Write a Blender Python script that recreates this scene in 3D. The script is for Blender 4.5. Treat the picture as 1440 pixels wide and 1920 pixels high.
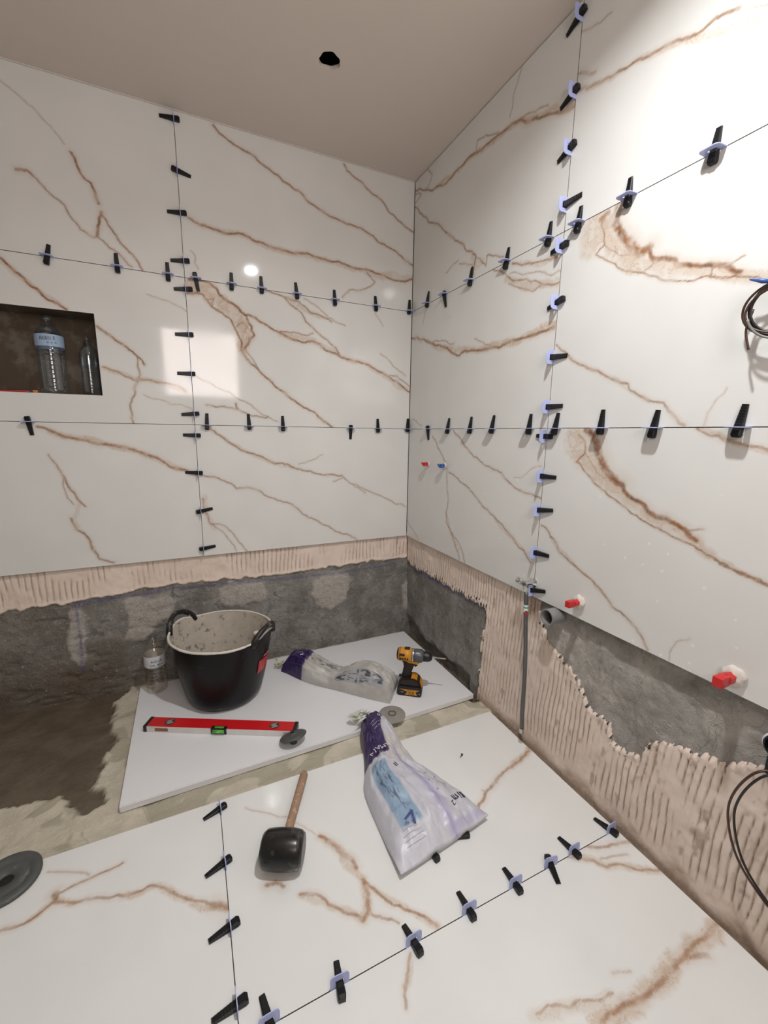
import bpy, bmesh, math, random
import numpy as np
from mathutils import Vector, Matrix

random.seed(7)
RNG = np.random.default_rng(11)
scene = bpy.context.scene
for o in list(bpy.data.objects):
    bpy.data.objects.remove(o, do_unlink=True)
COL = scene.collection

# ------------------------------------------------------------------ camera
# room corner at the origin: left-hand (back) wall is y = 0, right-hand wall is x = 0, floor tiles z = 0
cam_data = bpy.data.cameras.new('camera')
cam_data.sensor_fit = 'HORIZONTAL'
cam_data.sensor_width = 36.0
cam_data.lens = 778.79 * 36.0 / 1440.0
cam_data.clip_start = 0.02
cam = bpy.data.objects.new('camera', cam_data)
COL.objects.link(cam)
_r = Vector((0.90754, -0.41973, 0.01398)); _u = Vector((0.06597, 0.17537, 0.98229)); _f = Vector((0.41475, 0.89055, -0.18684))
cam.matrix_world = Matrix(((_r.x, _u.x, -_f.x, -1.1076), (_r.y, _u.y, -_f.y, -2.0650), (_r.z, _u.z, -_f.z, 1.1765), (0, 0, 0, 1)))
scene.camera = cam

# ------------------------------------------------------------------ world, light, exposure
world = bpy.data.worlds.new('world'); scene.world = world
world.use_nodes = True
world.node_tree.nodes['Background'].inputs[0].default_value = (0.8, 0.85, 0.9, 1)
world.node_tree.nodes['Background'].inputs[1].default_value = 0.02
vs_ = scene.view_settings
vs_.view_transform = 'Standard'; vs_.look = 'None'; vs_.gamma = 1.0; vs_.use_curve_mapping = False
vs_.exposure = 0.05
LAMP = (-0.585, -1.553, 2.406)          # the lit recessed downlight
LAMP_POWER = 17.0
PANE_STRENGTH = 9.5                     # added glowing pane standing in for the bright doorway behind the camera

# ------------------------------------------------------------------ helpers: objects
def link(name, me, mats=None, parent=None, loc=(0, 0, 0), rot=None, smooth=False):
    if mats is not None:
        for m in (mats if isinstance(mats, (list, tuple)) else [mats]):
            me.materials.append(m)
    o = bpy.data.objects.new(name, me); COL.objects.link(o)
    if parent is not None: o.parent = parent
    o.location = loc
    if rot is not None: o.rotation_euler = rot
    if smooth:
        me.polygons.foreach_set('use_smooth', np.ones(len(me.polygons), dtype=bool))
        if smooth == 'auto':
            try: me.set_sharp_from_angle(angle=math.radians(38))
            except Exception: pass
    return o

def tag(o, label, cat, group=None):
    o['label'] = label; o['category'] = cat
    if group: o['group'] = group
    return o

def thing(name, label, cat, loc=(0, 0, 0), rotz=0.0, group=None):
    o = bpy.data.objects.new(name, None); COL.objects.link(o)
    o.empty_display_size = 0.03
    o.location = loc; o.rotation_euler = (0, 0, rotz)
    return tag(o, label, cat, group)

class MB:
    """collects shapes, builds ONE mesh object"""
    def __init__(s): s.v = []; s.f = []
    def add(s, v, f, M=None):
        b = len(s.v)
        for p in v:
            p = Vector(p)
            if M is not None: p = M @ p
            s.v.append(tuple(p))
        s.f += [tuple(i + b for i in q) for q in f]
        return s
    def box(s, x0, x1, y0, y1, z0, z1, bev=0.0, M=None):
        if bev <= 0:
            v = [(x, y, z) for z in (z0, z1) for y in (y0, y1) for x in (x0, x1)]
            f = [(0, 2, 3, 1), (4, 5, 7, 6), (0, 1, 5, 4), (2, 6, 7, 3), (0, 4, 6, 2), (1, 3, 7, 5)]
            return s.add(v, f, M)
        bm = bmesh.new(); bmesh.ops.create_cube(bm, size=1.0)
        for w in bm.verts:
            w.co = Vector(((x0 + x1) / 2 + w.co.x * (x1 - x0), (y0 + y1) / 2 + w.co.y * (y1 - y0), (z0 + z1) / 2 + w.co.z * (z1 - z0)))
        bmesh.ops.bevel(bm, geom=list(bm.edges), offset=bev, segments=2, affect='EDGES', profile=0.6)
        bm.verts.index_update()
        s.add([w.co[:] for w in bm.verts], [[w.index for w in q.verts] for q in bm.faces], M)
        bm.free(); return s
    def lathe(s, prof, n=32, M=None, a0=0.0, a1=2 * math.pi, cap=True, fx=1.0, fy=1.0):
        full = abs(a1 - a0 - 2 * math.pi) < 1e-6
        m = n if full else n + 1
        v = []; f = []
        for r, z in prof:
            for i in range(m):
                a = a0 + (a1 - a0) * i / n
                v.append((r * fx * math.cos(a), r * fy * math.sin(a), z))
        for j in range(len(prof) - 1):
            for i in range(n if full else n):
                k = (i + 1) % m
                f.append((j * m + i, j * m + k, (j + 1) * m + k, (j + 1) * m + i))
        if cap and full:
            if prof[0][0] > 1e-6: f.append(tuple(range(m - 1, -1, -1)))
            if prof[-1][0] > 1e-6: f.append(tuple((len(prof) - 1) * m + i for i in range(m)))
        return s.add(v, f, M)
    def tube(s, pts, r, n=10, closed=False, M=None):
        P = [Vector(p) for p in pts]; v = []; f = []; N = len(P)
        rr = r if isinstance(r, (list, tuple)) else [r] * N
        up = None
        for i in range(N):
            if closed: t = P[(i + 1) % N] - P[i - 1]
            else: t = P[min(i + 1, N - 1)] - P[max(i - 1, 0)]
            t.normalize()
            if up is None:
                up = Vector((0, 0, 1)) if abs(t.z) < 0.9 else Vector((1, 0, 0))
            a = (up - t * up.dot(t)).normalized(); up = a; b = t.cross(a)
            for k in range(n):
                w = 2 * math.pi * k / n
                v.append(P[i] + (a * math.cos(w) + b * math.sin(w)) * rr[i])
        for i in range(N if closed else N - 1):
            j = (i + 1) % N
            for k in range(n):
                l = (k + 1) % n
                f.append((i * n + k, i * n + l, j * n + l, j * n + k))
        if not closed:
            f.append(tuple(range(n - 1, -1, -1))); f.append(tuple((N - 1) * n + k for k in range(n)))
        return s.add(v, f, M)
    def prism(s, poly, z0, z1, M=None):
        n = len(poly)
        v = [(x, y, z0) for x, y in poly] + [(x, y, z1) for x, y in poly]
        f = [tuple(range(n - 1, -1, -1)), tuple(range(n, 2 * n))] + [(i, (i + 1) % n, n + (i + 1) % n, n + i) for i in range(n)]
        return s.add(v, f, M)
    def mesh(s, name):
        me = bpy.data.meshes.new(name); me.from_pydata(s.v, [], s.f)
        bm = bmesh.new(); bm.from_mesh(me); bmesh.ops.recalc_face_normals(bm, faces=list(bm.faces)); bm.to_mesh(me); bm.free()
        me.update(); return me
    def build(s, name, mat, parent=None, smooth='auto', loc=(0, 0, 0), rot=None):
        return link(name, s.mesh(name), mat, parent, loc, rot, smooth)

RX = lambda a: Matrix.Rotation(a, 4, 'X')
RY = lambda a: Matrix.Rotation(a, 4, 'Y')
RZ = lambda a: Matrix.Rotation(a, 4, 'Z')
TR = lambda x, y, z: Matrix.Translation((x, y, z))

def spline(pts, n=8):
    P = [np.array(p, float) for p in pts]; P = [2 * P[0] - P[1]] + P + [2 * P[-1] - P[-2]]
    out = []
    for i in range(1, len(P) - 2):
        for k in range(n):
            t = k / n
            out.append(0.5 * ((2 * P[i]) + (-P[i - 1] + P[i + 1]) * t + (2 * P[i - 1] - 5 * P[i] + 4 * P[i + 1] - P[i + 2]) * t * t + (-P[i - 1] + 3 * P[i] - 3 * P[i + 1] + P[i + 2]) * t ** 3))
    out.append(P[-2]); return [tuple(q) for q in out]

def text_geo(body, size):
    cu = bpy.data.curves.new('t', 'FONT'); cu.body = body; cu.size = size; cu.align_x = 'CENTER'; cu.align_y = 'CENTER'; cu.resolution_u = 2
    ob = bpy.data.objects.new('t', cu); COL.objects.link(ob)
    bpy.context.view_layer.update()
    me = bpy.data.meshes.new_from_object(ob)
    v = [tuple(p.co) for p in me.vertices]; f = [tuple(q.vertices) for q in me.polygons]
    bpy.data.objects.remove(ob, do_unlink=True); bpy.data.curves.remove(cu); bpy.data.meshes.remove(me)
    return v, f

# ------------------------------------------------------------------ helpers: numpy noise, fields, grids
def vnoise(x, y, seed=0):
    r = np.random.default_rng(seed); T = r.random((128, 128))
    xi = np.floor(x).astype(int); yi = np.floor(y).astype(int); fx = x - xi; fy = y - yi
    fx = fx * fx * (3 - 2 * fx); fy = fy * fy * (3 - 2 * fy)
    a = T[xi % 128, yi % 128]; b = T[(xi + 1) % 128, yi % 128]; c = T[xi % 128, (yi + 1) % 128]; d = T[(xi + 1) % 128, (yi + 1) % 128]
    return (a * (1 - fx) + b * fx) * (1 - fy) + (c * (1 - fx) + d * fx) * fy
def fbm(x, y, sc, oct=4, seed=0):
    s = 0; a = 1; t = 0
    for i in range(oct):
        s = s + a * (vnoise(x * sc + 17.3 * i, y * sc + 5.1 * i, seed + i) - 0.5); t += a * 0.5; a *= 0.5; sc *= 2.03
    return s / t
def sstep(a, b, x):
    t = np.clip((x - a) / (b - a), 0, 1); return t * t * (3 - 2 * t)
def seg_dist(X, Y, a, b):
    dx, dy = b[0] - a[0], b[1] - a[1]; L = dx * dx + dy * dy + 1e-12
    t = np.clip(((X - a[0]) * dx + (Y - a[1]) * dy) / L, 0, 1)
    return np.hypot(X - a[0] - t * dx, Y - a[1] - t * dy)
def line_dist(X, Y, pts):
    d = np.full(X.shape, 9.0)
    for a, b in zip(pts[:-1], pts[1:]): d = np.minimum(d, seg_dist(X, Y, a, b))
    return d
def poly_sd(X, Y, poly):
    """signed distance, negative inside"""
    ins = np.zeros(X.shape, bool); n = len(poly)
    for i in range(n):
        a, b = poly[i], poly[(i + 1) % n]
        c = ((a[1] > Y) != (b[1] > Y)) & (X < (b[0] - a[0]) * (Y - a[1]) / (b[1] - a[1] + 1e-12) + a[0])
        ins ^= c
    d = line_dist(X, Y, list(poly) + [poly[0]])
    return np.where(ins, -d, d)
def wiggle(pts, seed):
    """midpoint displacement so that a vein is never a straight stroke"""
    r = np.random.default_rng(seed); P = [np.array(q, float) for q in pts]
    for it in range(3):
        Q = [P[0]]
        for a, b in zip(P[:-1], P[1:]):
            d = b - a; n = np.array([-d[1], d[0]])
            Q += [(a + b) / 2 + n * r.normal(0, 0.055), b]
        P = Q
    return P

FR = {  # plane frames: origin axis, normal into the room
    'B': (Vector((1, 0, 0)), Vector((0, 0, 1)), Vector((0, -1, 0)), False),
    'R': (Vector((0, 1, 0)), Vector((0, 0, 1)), Vector((-1, 0, 0)), True),
    'F': (Vector((1, 0, 0)), Vector((0, 1, 0)), Vector((0, 0, 1)), False)}

def grid_obj(name, fr, us, vs, H, mat, parent=None, attrs=None, keep=None, skirt=0.0, smooth=True, origin=None, edge_mat=None):
    """height field over a plane as one mesh; skirt = depth of the side faces"""
    U, V, N, flip = FR[fr]
    us = np.asarray(us, float); vs = np.asarray(vs, float); nu, nv = len(us), len(vs)
    X, Y = np.meshgrid(us, vs)
    H = np.zeros_like(X) if H is None else H
    if origin is None: origin = (us.mean(), vs.min(), 0.0)
    co = (X - origin[0])[..., None] * np.array(U) + (Y - origin[1])[..., None] * np.array(V) + (H - origin[2])[..., None] * np.array(N)
    co = co.reshape(-1, 3)
    idx = np.arange(nu * nv).reshape(nv, nu)
    quads = np.stack([idx[:-1, :-1], idx[:-1, 1:], idx[1:, 1:], idx[1:, :-1]], -1).reshape(-1, 4)
    if keep is not None: quads = quads[keep.reshape(-1)]
    if flip: quads = quads[:, ::-1]
    nsm = len(quads)
    if skirt > 0:
        ring = np.concatenate([idx[0, :], idx[1:, -1], idx[-1, -2::-1], idx[-2:0:-1, 0]])
        low = co[ring] - np.array(N) * skirt
        b = len(co); m = len(ring); co = np.concatenate([co, low])
        k = np.arange(m); k2 = (k + 1) % m
        sk = np.stack([ring, b + k, b + k2, ring[k2]], -1)
        if flip: sk = sk[:, ::-1]
        quads = np.concatenate([quads, sk])
    me = bpy.data.meshes.new(name)
    me.vertices.add(len(co)); me.vertices.foreach_set('co', co.astype(np.float32).ravel())
    me.loops.add(quads.size); me.loops.foreach_set('vertex_index', quads.astype(np.int32).ravel())
    me.polygons.add(len(quads)); me.polygons.foreach_set('loop_start', np.arange(0, quads.size, 4, dtype=np.int32))
    sm = np.zeros(len(quads), bool); sm[:nsm] = smooth
    me.polygons.foreach_set('use_smooth', sm)
    me.update(calc_edges=True); me.validate()
    for k, a in (attrs or {}).items():
        at = me.attributes.new(k, 'FLOAT', 'POINT'); full = np.zeros(len(co), np.float32); full[:X.size] = a.ravel()
        if skirt > 0: full[X.size:] = a.ravel()[ring]
        at.data.foreach_set('value', full)
    me.materials.append(mat)
    if edge_mat is not None:
        me.materials.append(edge_mat); mi = np.zeros(len(quads), np.int32); mi[nsm:] = 1; me.polygons.foreach_set('material_index', mi)
    o = bpy.data.objects.new(name, me); COL.objects.link(o)
    wl = origin[0] * U + origin[1] * V + origin[2] * N
    if parent is not None:
        o.parent = parent; wl = wl - parent.location
    o.location = wl
    return o

# ------------------------------------------------------------------ helpers: materials
class NT:
    def __init__(s, name):
        s.m = bpy.data.materials.new(name); s.m.use_nodes = True; s.t = s.m.node_tree
        s.b = s.t.nodes['Principled BSDF']; s.out = s.t.nodes['Material Output']
    def n(s, typ, **kw):
        x = s.t.nodes.new(typ)
        for k, w in kw.items(): setattr(x, k, w)
        return x
    def L(s, a, b): s.t.links.new(a, b)
    def val(s, sock, v):
        if hasattr(v, 'links') or isinstance(v, bpy.types.NodeSocket): s.L(v, sock)
        else: sock.default_value = v
    def attr(s, name): return s.n('ShaderNodeAttribute', attribute_name=name).outputs['Fac']
    def pos(s, obj=False):
        if obj: return s.n('ShaderNodeTexCoord').outputs['Object']
        return s.n('ShaderNodeNewGeometry').outputs['Position']
    def noise(s, scale, detail=3, rough=0.55, vec=None, dist=0.0, scl=None):
        x = s.n('ShaderNodeTexNoise'); x.inputs['Scale'].default_value = scale; x.inputs['Detail'].default_value = detail
        x.inputs['Roughness'].default_value = rough; x.inputs['Distortion'].default_value = dist
        vec = vec if vec is not None else s.pos()
        if scl is not None:
            mp = s.n('ShaderNodeMapping'); s.L(vec, mp.inputs[0]); mp.inputs['Scale'].default_value = scl; vec = mp.outputs[0]
        s.L(vec, x.inputs['Vector']); return x.outputs['Fac']
    def math(s, op, a, b=0.0, c=0.0, clamp=False):
        x = s.n('ShaderNodeMath', operation=op, use_clamp=clamp); s.val(x.inputs[0], a); s.val(x.inputs[1], b)
        if len(x.inputs) > 2: s.val(x.inputs[2], c)
        return x.outputs[0]
    def mr(s, v, a, b, c=0.0, d=1.0, smooth=True):
        x = s.n('ShaderNodeMapRange'); x.interpolation_type = 'SMOOTHSTEP' if smooth else 'LINEAR'
        s.val(x.inputs['Value'], v)
        for k, w in zip(('From Min', 'From Max', 'To Min', 'To Max'), (a, b, c, d)): s.val(x.inputs[k], w)
        return x.outputs['Result']
    def mix(s, f, a, b):
        x = s.n('ShaderNodeMix', data_type='RGBA'); s.val(x.inputs['Factor'], f)
        for k, w in ((6, a), (7, b)):
            if isinstance(w, bpy.types.NodeSocket): s.L(w, x.inputs[k])
            else: x.inputs[k].default_value = (*w, 1) if len(w) == 3 else w
        return x.outputs[2]
    def set(s, name, v):
        i = s.b.inputs[name]
        if isinstance(v, bpy.types.NodeSocket): s.L(v, i)
        elif isinstance(v, (tuple, list)): i.default_value = (*v, 1) if len(v) == 3 and i.type == 'RGBA' else v
        else: i.default_value = v
    def bump(s, h, strength=0.3, dist=0.002):
        x = s.n('ShaderNodeBump'); x.inputs['Strength'].default_value = strength; x.inputs['Distance'].default_value = dist
        s.L(h, x.inputs['Height']); s.L(x.outputs[0], s.b.inputs['Normal'])

def plain(name, col, rough=0.5, metal=0.0, var=0.08, scale=30, dust=None, bump=0.0, spec=None, alpha=None):
    t = NT(name)
    p = t.pos(True)
    a = t.noise(scale, 4, 0.6, p)
    c0 = tuple(max(0, x * (1 - var * 2)) for x in col); c1 = tuple(min(1, x * (1 + var * 2)) for x in col)
    c = t.mix(a, c0, c1)
    if dust:
        d = t.noise(dust[1], 6, 0.65, p)
        c = t.mix(t.mr(d, dust[2], dust[2] + 0.12, 0, dust[3]), c, dust[0])
    t.set('Base Color', c); t.set('Roughness', rough); t.set('Metallic', metal)
    if spec is not None: t.set('Specular IOR Level', spec)
    if bump: t.bump(a, bump, 0.002)
    if alpha is not None: t.set('Alpha', alpha)
    return t.m

# ------------------------------------------------------------------ traced layout in metres on each plane
# veins and faint dark lines: tile, core/wash, half width, strength, points (back wall x,z; right wall y,z; floor x,y)
VEINS = [
    ["TL","c",0.0025,0.45,[[-1.61,2.338],[-1.53,2.284],[-1.469,2.219],[-1.448,2.191]]],
    ["TL","c",0.0053,0.8,[[-1.599,2.073],[-1.569,2.078],[-1.552,2.064]]],
    ["TL","c",0.0035,0.7,[[-1.552,2.064],[-1.518,2.026],[-1.47,1.991],[-1.453,1.952],[-1.385,1.896]]],
    ["TL","c",0.0049,0.9,[[-1.432,2.17],[-1.417,2.136],[-1.378,2.082],[-1.36,2.017]]],
    ["TL","c",0.005,1,[[-1.354,1.989],[-1.366,1.946],[-1.376,1.902]]],
    ["TL","c",0.0038,0.8,[[-1.354,1.985],[-1.313,1.919],[-1.288,1.881],[-1.255,1.848],[-1.231,1.805]]],
    ["TL","c",0.0035,0.7,[[-1.376,1.902],[-1.339,1.868],[-1.289,1.829],[-1.269,1.813]]],
    ["TR","c",0.0049,0.8,[[-0.934,2.392],[-0.911,2.37],[-0.865,2.348],[-0.774,2.321],[-0.682,2.275],[-0.577,2.228],[-0.467,2.17],[-0.362,2.146],[-0.225,2.12],[-0.107,2.077],[-0.005,2.027]]],
    ["TR","c",0.0046,0.75,[[-0.375,2.392],[-0.282,2.337],[-0.184,2.286],[-0.096,2.218],[-0.004,2.179]]],
    ["TR","c",0.0049,0.85,[[-1.05,2.033],[-1.003,2.014],[-0.956,2.008],[-0.856,2.013],[-0.783,1.993],[-0.722,1.983],[-0.578,1.982],[-0.487,1.975],[-0.355,1.967],[-0.232,1.963],[-0.165,1.954],[-0.007,1.961]]],
    ["TR","w",0.0139,0.5,[[-0.997,2.012],[-0.856,2.013],[-0.722,1.983],[-0.578,1.978],[-0.39,1.964],[-0.165,1.954],[-0.007,1.961]]],
    ["TR","c",0.0038,0.6,[[-0.26,1.954],[-0.214,1.915],[-0.271,1.875],[-0.349,1.859],[-0.385,1.822]]],
    ["TR","w",0.0211,0.55,[[-0.252,1.951],[-0.179,1.942],[-0.007,1.964]]],
    ["TR","c",0.003,0.4,[[-1.05,1.909],[-1.033,1.892],[-1.024,1.843]]],
    ["ML","c",0.0044,1,[[-1.68,1.775],[-1.662,1.757],[-1.621,1.719],[-1.573,1.672],[-1.534,1.645],[-1.5,1.625]]],
    ["ML","w",0.011,0.5,[[-1.68,1.77],[-1.622,1.716],[-1.523,1.641]]],
    ["ML","c",0.0044,0.95,[[-1.407,1.574],[-1.372,1.548],[-1.344,1.525],[-1.309,1.501],[-1.279,1.473],[-1.256,1.443]]],
    ["ML","c",0.004,0.7,[[-1.279,1.473],[-1.28,1.437],[-1.274,1.4],[-1.298,1.334],[-1.317,1.247],[-1.315,1.203]]],
    ["ML","c",0.004,0.6,[[-1.404,1.422],[-1.354,1.407],[-1.295,1.377],[-1.248,1.382],[-1.177,1.373],[-1.109,1.344]]],
    ["ML","w",0.0125,0.5,[[-1.404,1.417],[-1.354,1.405],[-1.294,1.381],[-1.177,1.371],[-1.109,1.344]]],
    ["ML","c",0.003,0.35,[[-1.225,1.717],[-1.177,1.707],[-1.12,1.69],[-1.08,1.67]]],
    ["ML","c",0.0031,0.35,[[-1.267,1.321],[-1.169,1.285],[-1.082,1.271]]],
    ["MR","w",0.034,0.9,[[-1.066,1.77],[-1.002,1.771],[-0.951,1.732],[-0.898,1.695],[-0.862,1.646],[-0.847,1.596],[-0.858,1.55]]],
    ["MR","c",0.0057,1,[[-1.062,1.798],[-1.031,1.8],[-0.989,1.8],[-0.955,1.774],[-0.929,1.741],[-0.871,1.712],[-0.836,1.683]]],
    ["MR","c",0.0042,0.9,[[-1.072,1.742],[-1.014,1.746],[-0.98,1.702],[-0.938,1.681],[-0.904,1.657],[-0.884,1.615],[-0.864,1.572],[-0.866,1.533]]],
    ["MR","c",0.0033,0.7,[[-1.014,1.746],[-0.998,1.727],[-0.972,1.735],[-0.98,1.702],[-0.953,1.695]]],
    ["MR","c",0.0049,0.95,[[-0.836,1.672],[-0.817,1.64],[-0.807,1.605],[-0.829,1.585],[-0.841,1.558],[-0.858,1.539]]],
    ["MR","c",0.0035,0.6,[[-0.883,1.633],[-0.855,1.652],[-0.838,1.638],[-0.85,1.614]]],
    ["MR","c",0.0051,0.9,[[-0.865,1.542],[-0.844,1.498],[-0.79,1.447],[-0.736,1.403],[-0.663,1.343],[-0.594,1.299],[-0.514,1.25],[-0.443,1.202]]],
    ["MR","c",0.003,0.7,[[-0.854,1.544],[-0.821,1.503],[-0.79,1.454]]],
    ["MR","c",0.005,0.9,[[-0.835,1.687],[-0.781,1.665],[-0.734,1.643],[-0.696,1.628],[-0.63,1.602],[-0.571,1.596],[-0.501,1.596],[-0.466,1.567],[-0.392,1.543],[-0.307,1.53],[-0.209,1.501],[-0.135,1.472],[-0.006,1.397]]],
    ["MR","w",0.0169,0.6,[[-0.696,1.626],[-0.63,1.614],[-0.527,1.605]]],
    ["MR","w",0.0152,0.5,[[-0.501,1.588],[-0.392,1.548],[-0.218,1.5],[-0.006,1.403]]],
    ["MR","c",0.0034,0.7,[[-0.696,1.631],[-0.622,1.636],[-0.56,1.628],[-0.534,1.641]]],
    ["MR","c",0.0042,0.75,[[-0.745,1.8],[-0.667,1.784],[-0.619,1.744],[-0.569,1.689],[-0.508,1.644],[-0.42,1.584],[-0.406,1.562]]],
    ["MR","c",0.004,0.7,[[-0.667,1.784],[-0.6,1.774],[-0.543,1.73],[-0.48,1.719],[-0.438,1.705]]],
    ["MR","w",0.0141,0.6,[[-0.638,1.781],[-0.543,1.73],[-0.472,1.717]]],
    ["MR","c",0.0032,0.55,[[-0.575,1.789],[-0.491,1.746],[-0.438,1.717],[-0.372,1.695]]],
    ["MR","c",0.0035,0.5,[[-0.18,1.58],[-0.105,1.522],[-0.031,1.479]]],
    ["MR","c",0.0041,0.6,[[-0.136,1.474],[-0.085,1.475],[-0.007,1.428]]],
    ["MR","c",0.0033,0.5,[[-1.062,1.41],[-0.999,1.38],[-0.927,1.349],[-0.883,1.316],[-0.837,1.299],[-0.759,1.243],[-0.717,1.224]]],
    ["MR","c",0.0036,0.7,[[-1.027,1.287],[-0.953,1.285],[-0.892,1.273],[-0.832,1.246],[-0.774,1.238],[-0.759,1.246]]],
    ["MR","c",0.0041,0.9,[[-0.902,1.299],[-0.901,1.284],[-0.894,1.275]]],
    ["MR","c",0.003,0.4,[[-0.212,1.769],[-0.185,1.742],[-0.167,1.713]]],
    ["BL","c",0.0055,0.8,[[-1.64,1.182],[-1.603,1.168],[-1.554,1.142],[-1.513,1.134],[-1.45,1.114],[-1.381,1.106],[-1.3,1.081],[-1.242,1.058],[-1.158,1.007],[-1.083,0.979]]],
    ["BL","w",0.0149,0.7,[[-1.603,1.166],[-1.554,1.144],[-1.489,1.138],[-1.382,1.104],[-1.248,1.058],[-1.147,1.004]]],
    ["BL","c",0.0039,0.75,[[-1.576,0.982],[-1.563,0.938],[-1.541,0.893],[-1.517,0.858]]],
    ["BL","c",0.0031,0.55,[[-1.618,1.075],[-1.597,1.036],[-1.576,0.982],[-1.579,0.928],[-1.556,0.871]]],
    ["BL","c",0.0043,0.75,[[-1.571,0.812],[-1.558,0.766],[-1.518,0.721],[-1.511,0.673],[-1.489,0.628],[-1.44,0.606]]],
    ["BL","w",0.0099,0.4,[[-1.604,1.047],[-1.57,0.96],[-1.534,0.87],[-1.563,0.805],[-1.522,0.721],[-1.5,0.649]]],
    ["BR","c",0.0044,0.75,[[-1.022,1.186],[-0.939,1.123],[-0.863,1.078],[-0.806,1.06],[-0.706,1.025],[-0.646,1.001],[-0.51,0.965],[-0.395,0.953]]],
    ["BR","w",0.0113,0.4,[[-1.022,1.186],[-0.863,1.078],[-0.646,1.001]]],
    ["BR","c",0.0039,0.55,[[-0.395,0.959],[-0.351,0.915],[-0.244,0.868],[-0.012,0.765]]],
    ["BR","c",0.0035,0.5,[[-0.439,0.924],[-0.381,0.945],[-0.321,0.894],[-0.259,0.854]]],
    ["BR","c",0.003,0.4,[[-0.619,1.019],[-0.551,1.036],[-0.495,1.065]]],
    ["BR","c",0.0042,0.65,[[-1.07,0.978],[-0.972,0.948],[-0.854,0.908],[-0.73,0.842],[-0.625,0.789],[-0.514,0.711],[-0.397,0.643],[-0.305,0.596]]],
    ["BR","c",0.0034,0.6,[[-1.068,0.868],[-1.061,0.805],[-1.041,0.745],[-0.976,0.729],[-0.927,0.659],[-0.885,0.598]]],
    ["BR","c",0.0031,0.55,[[-1.041,0.745],[-0.992,0.705],[-0.959,0.654],[-0.935,0.604]]],
    ["BR","w",0.0167,0.5,[[-1.061,0.88],[-1.054,0.804],[-1.031,0.726]]],
    ["TA","c",0.0047,0.85,[[0.007,2.368],[-0.117,2.318],[-0.233,2.283],[-0.348,2.271],[-0.436,2.279],[-0.515,2.267],[-0.608,2.262],[-0.685,2.253],[-0.756,2.241],[-0.826,2.205],[-0.918,2.166],[-0.989,2.141]]],
    ["TA","w",0.0113,0.75,[[-0.214,2.289],[-0.348,2.274],[-0.514,2.271],[-0.685,2.253],[-0.826,2.205],[-0.989,2.142]]],
    ["TA","c",0.0032,0.6,[[-0.501,2.272],[-0.511,2.313],[-0.607,2.278],[-0.685,2.255]]],
    ["TA","c",0.0028,0.6,[[-0.756,2.244],[-0.824,2.223],[-0.881,2.207]]],
    ["TA","c",0.0025,0.55,[[-0.744,2.399],[-0.725,2.366],[-0.708,2.323],[-0.696,2.283]]],
    ["TA","c",0.0034,0.55,[[-0.116,2.406],[-0.167,2.359],[-0.141,2.33],[-0.091,2.33]]],
    ["TA","c",0.0039,0.6,[[0.006,2.353],[-0.066,2.321],[-0.013,2.309]]],
    ["TA","c",0.0043,0.75,[[0.003,2.297],[-0.125,2.196],[-0.333,2.043],[-0.382,2.002],[-0.481,1.925],[-0.535,1.891]]],
    ["TA","c",0.0042,0.85,[[-0.535,1.891],[-0.53,1.862],[-0.523,1.823]]],
    ["TA","c",0.0033,0.7,[[-0.535,1.889],[-0.565,1.869],[-0.605,1.83],[-0.608,1.864],[-0.664,1.848],[-0.708,1.828]]],
    ["TA","c",0.0034,0.5,[[-0.315,1.895],[-0.365,1.908],[-0.409,1.915]]],
    ["TA","c",0.0033,0.5,[[-0.418,1.899],[-0.474,1.879],[-0.52,1.854]]],
    ["TA","w",0.017,0.5,[[-0.513,1.896],[-0.531,1.85],[-0.583,1.853]]],
    ["MA","c",0.0034,0.7,[[-0.653,1.8],[-0.723,1.765],[-0.767,1.727],[-0.8,1.72],[-0.863,1.695],[-0.924,1.669],[-0.952,1.661],[-0.987,1.658]]],
    ["MA","w",0.0165,0.6,[[-0.734,1.742],[-0.808,1.702],[-0.875,1.676],[-0.923,1.672],[-0.987,1.658]]],
    ["MA","c",0.0027,0.6,[[-0.747,1.723],[-0.809,1.691],[-0.879,1.662],[-0.895,1.67],[-0.923,1.671]]],
    ["MA","c",0.0033,0.8,[[-0.761,1.787],[-0.806,1.767],[-0.843,1.762],[-0.915,1.746],[-0.968,1.737]]],
    ["MA","w",0.0103,0.5,[[-0.761,1.787],[-0.843,1.762],[-0.968,1.735]]],
    ["MA","c",0.0028,0.5,[[-0.75,1.757],[-0.859,1.726],[-0.919,1.709],[-0.995,1.689]]],
    ["MA","c",0.0055,0.9,[[-0.004,1.673],[-0.134,1.643],[-0.224,1.605],[-0.326,1.573],[-0.372,1.551],[-0.442,1.518],[-0.496,1.531],[-0.604,1.514],[-0.68,1.515],[-0.754,1.516],[-0.822,1.517],[-0.882,1.518],[-0.928,1.521],[-0.984,1.523]]],
    ["MA","w",0.0166,0.8,[[-0.224,1.602],[-0.38,1.552],[-0.496,1.533],[-0.604,1.518],[-0.754,1.516],[-0.882,1.52],[-0.928,1.53],[-0.987,1.532]]],
    ["MA","c",0.0034,0.6,[[-0.134,1.643],[-0.286,1.606],[-0.408,1.575]]],
    ["MA","c",0.0029,0.5,[[-0.557,1.568],[-0.611,1.545],[-0.674,1.52]]],
    ["MA","c",0.0033,0.4,[[-0.152,1.779],[-0.133,1.754],[-0.119,1.717]]],  # faint thin dark line below the upper joint near the corner
    ["MA","c",0.0035,0.4,[[-0.039,1.252],[-0.105,1.223],[-0.139,1.217]]],
    ["BA","c",0.0037,0.65,[[-0.249,1.164],[-0.303,1.11],[-0.365,1.052],[-0.395,0.96],[-0.41,0.885],[-0.402,0.805],[-0.406,0.756],[-0.445,0.722],[-0.48,0.673],[-0.525,0.602]]],
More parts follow.
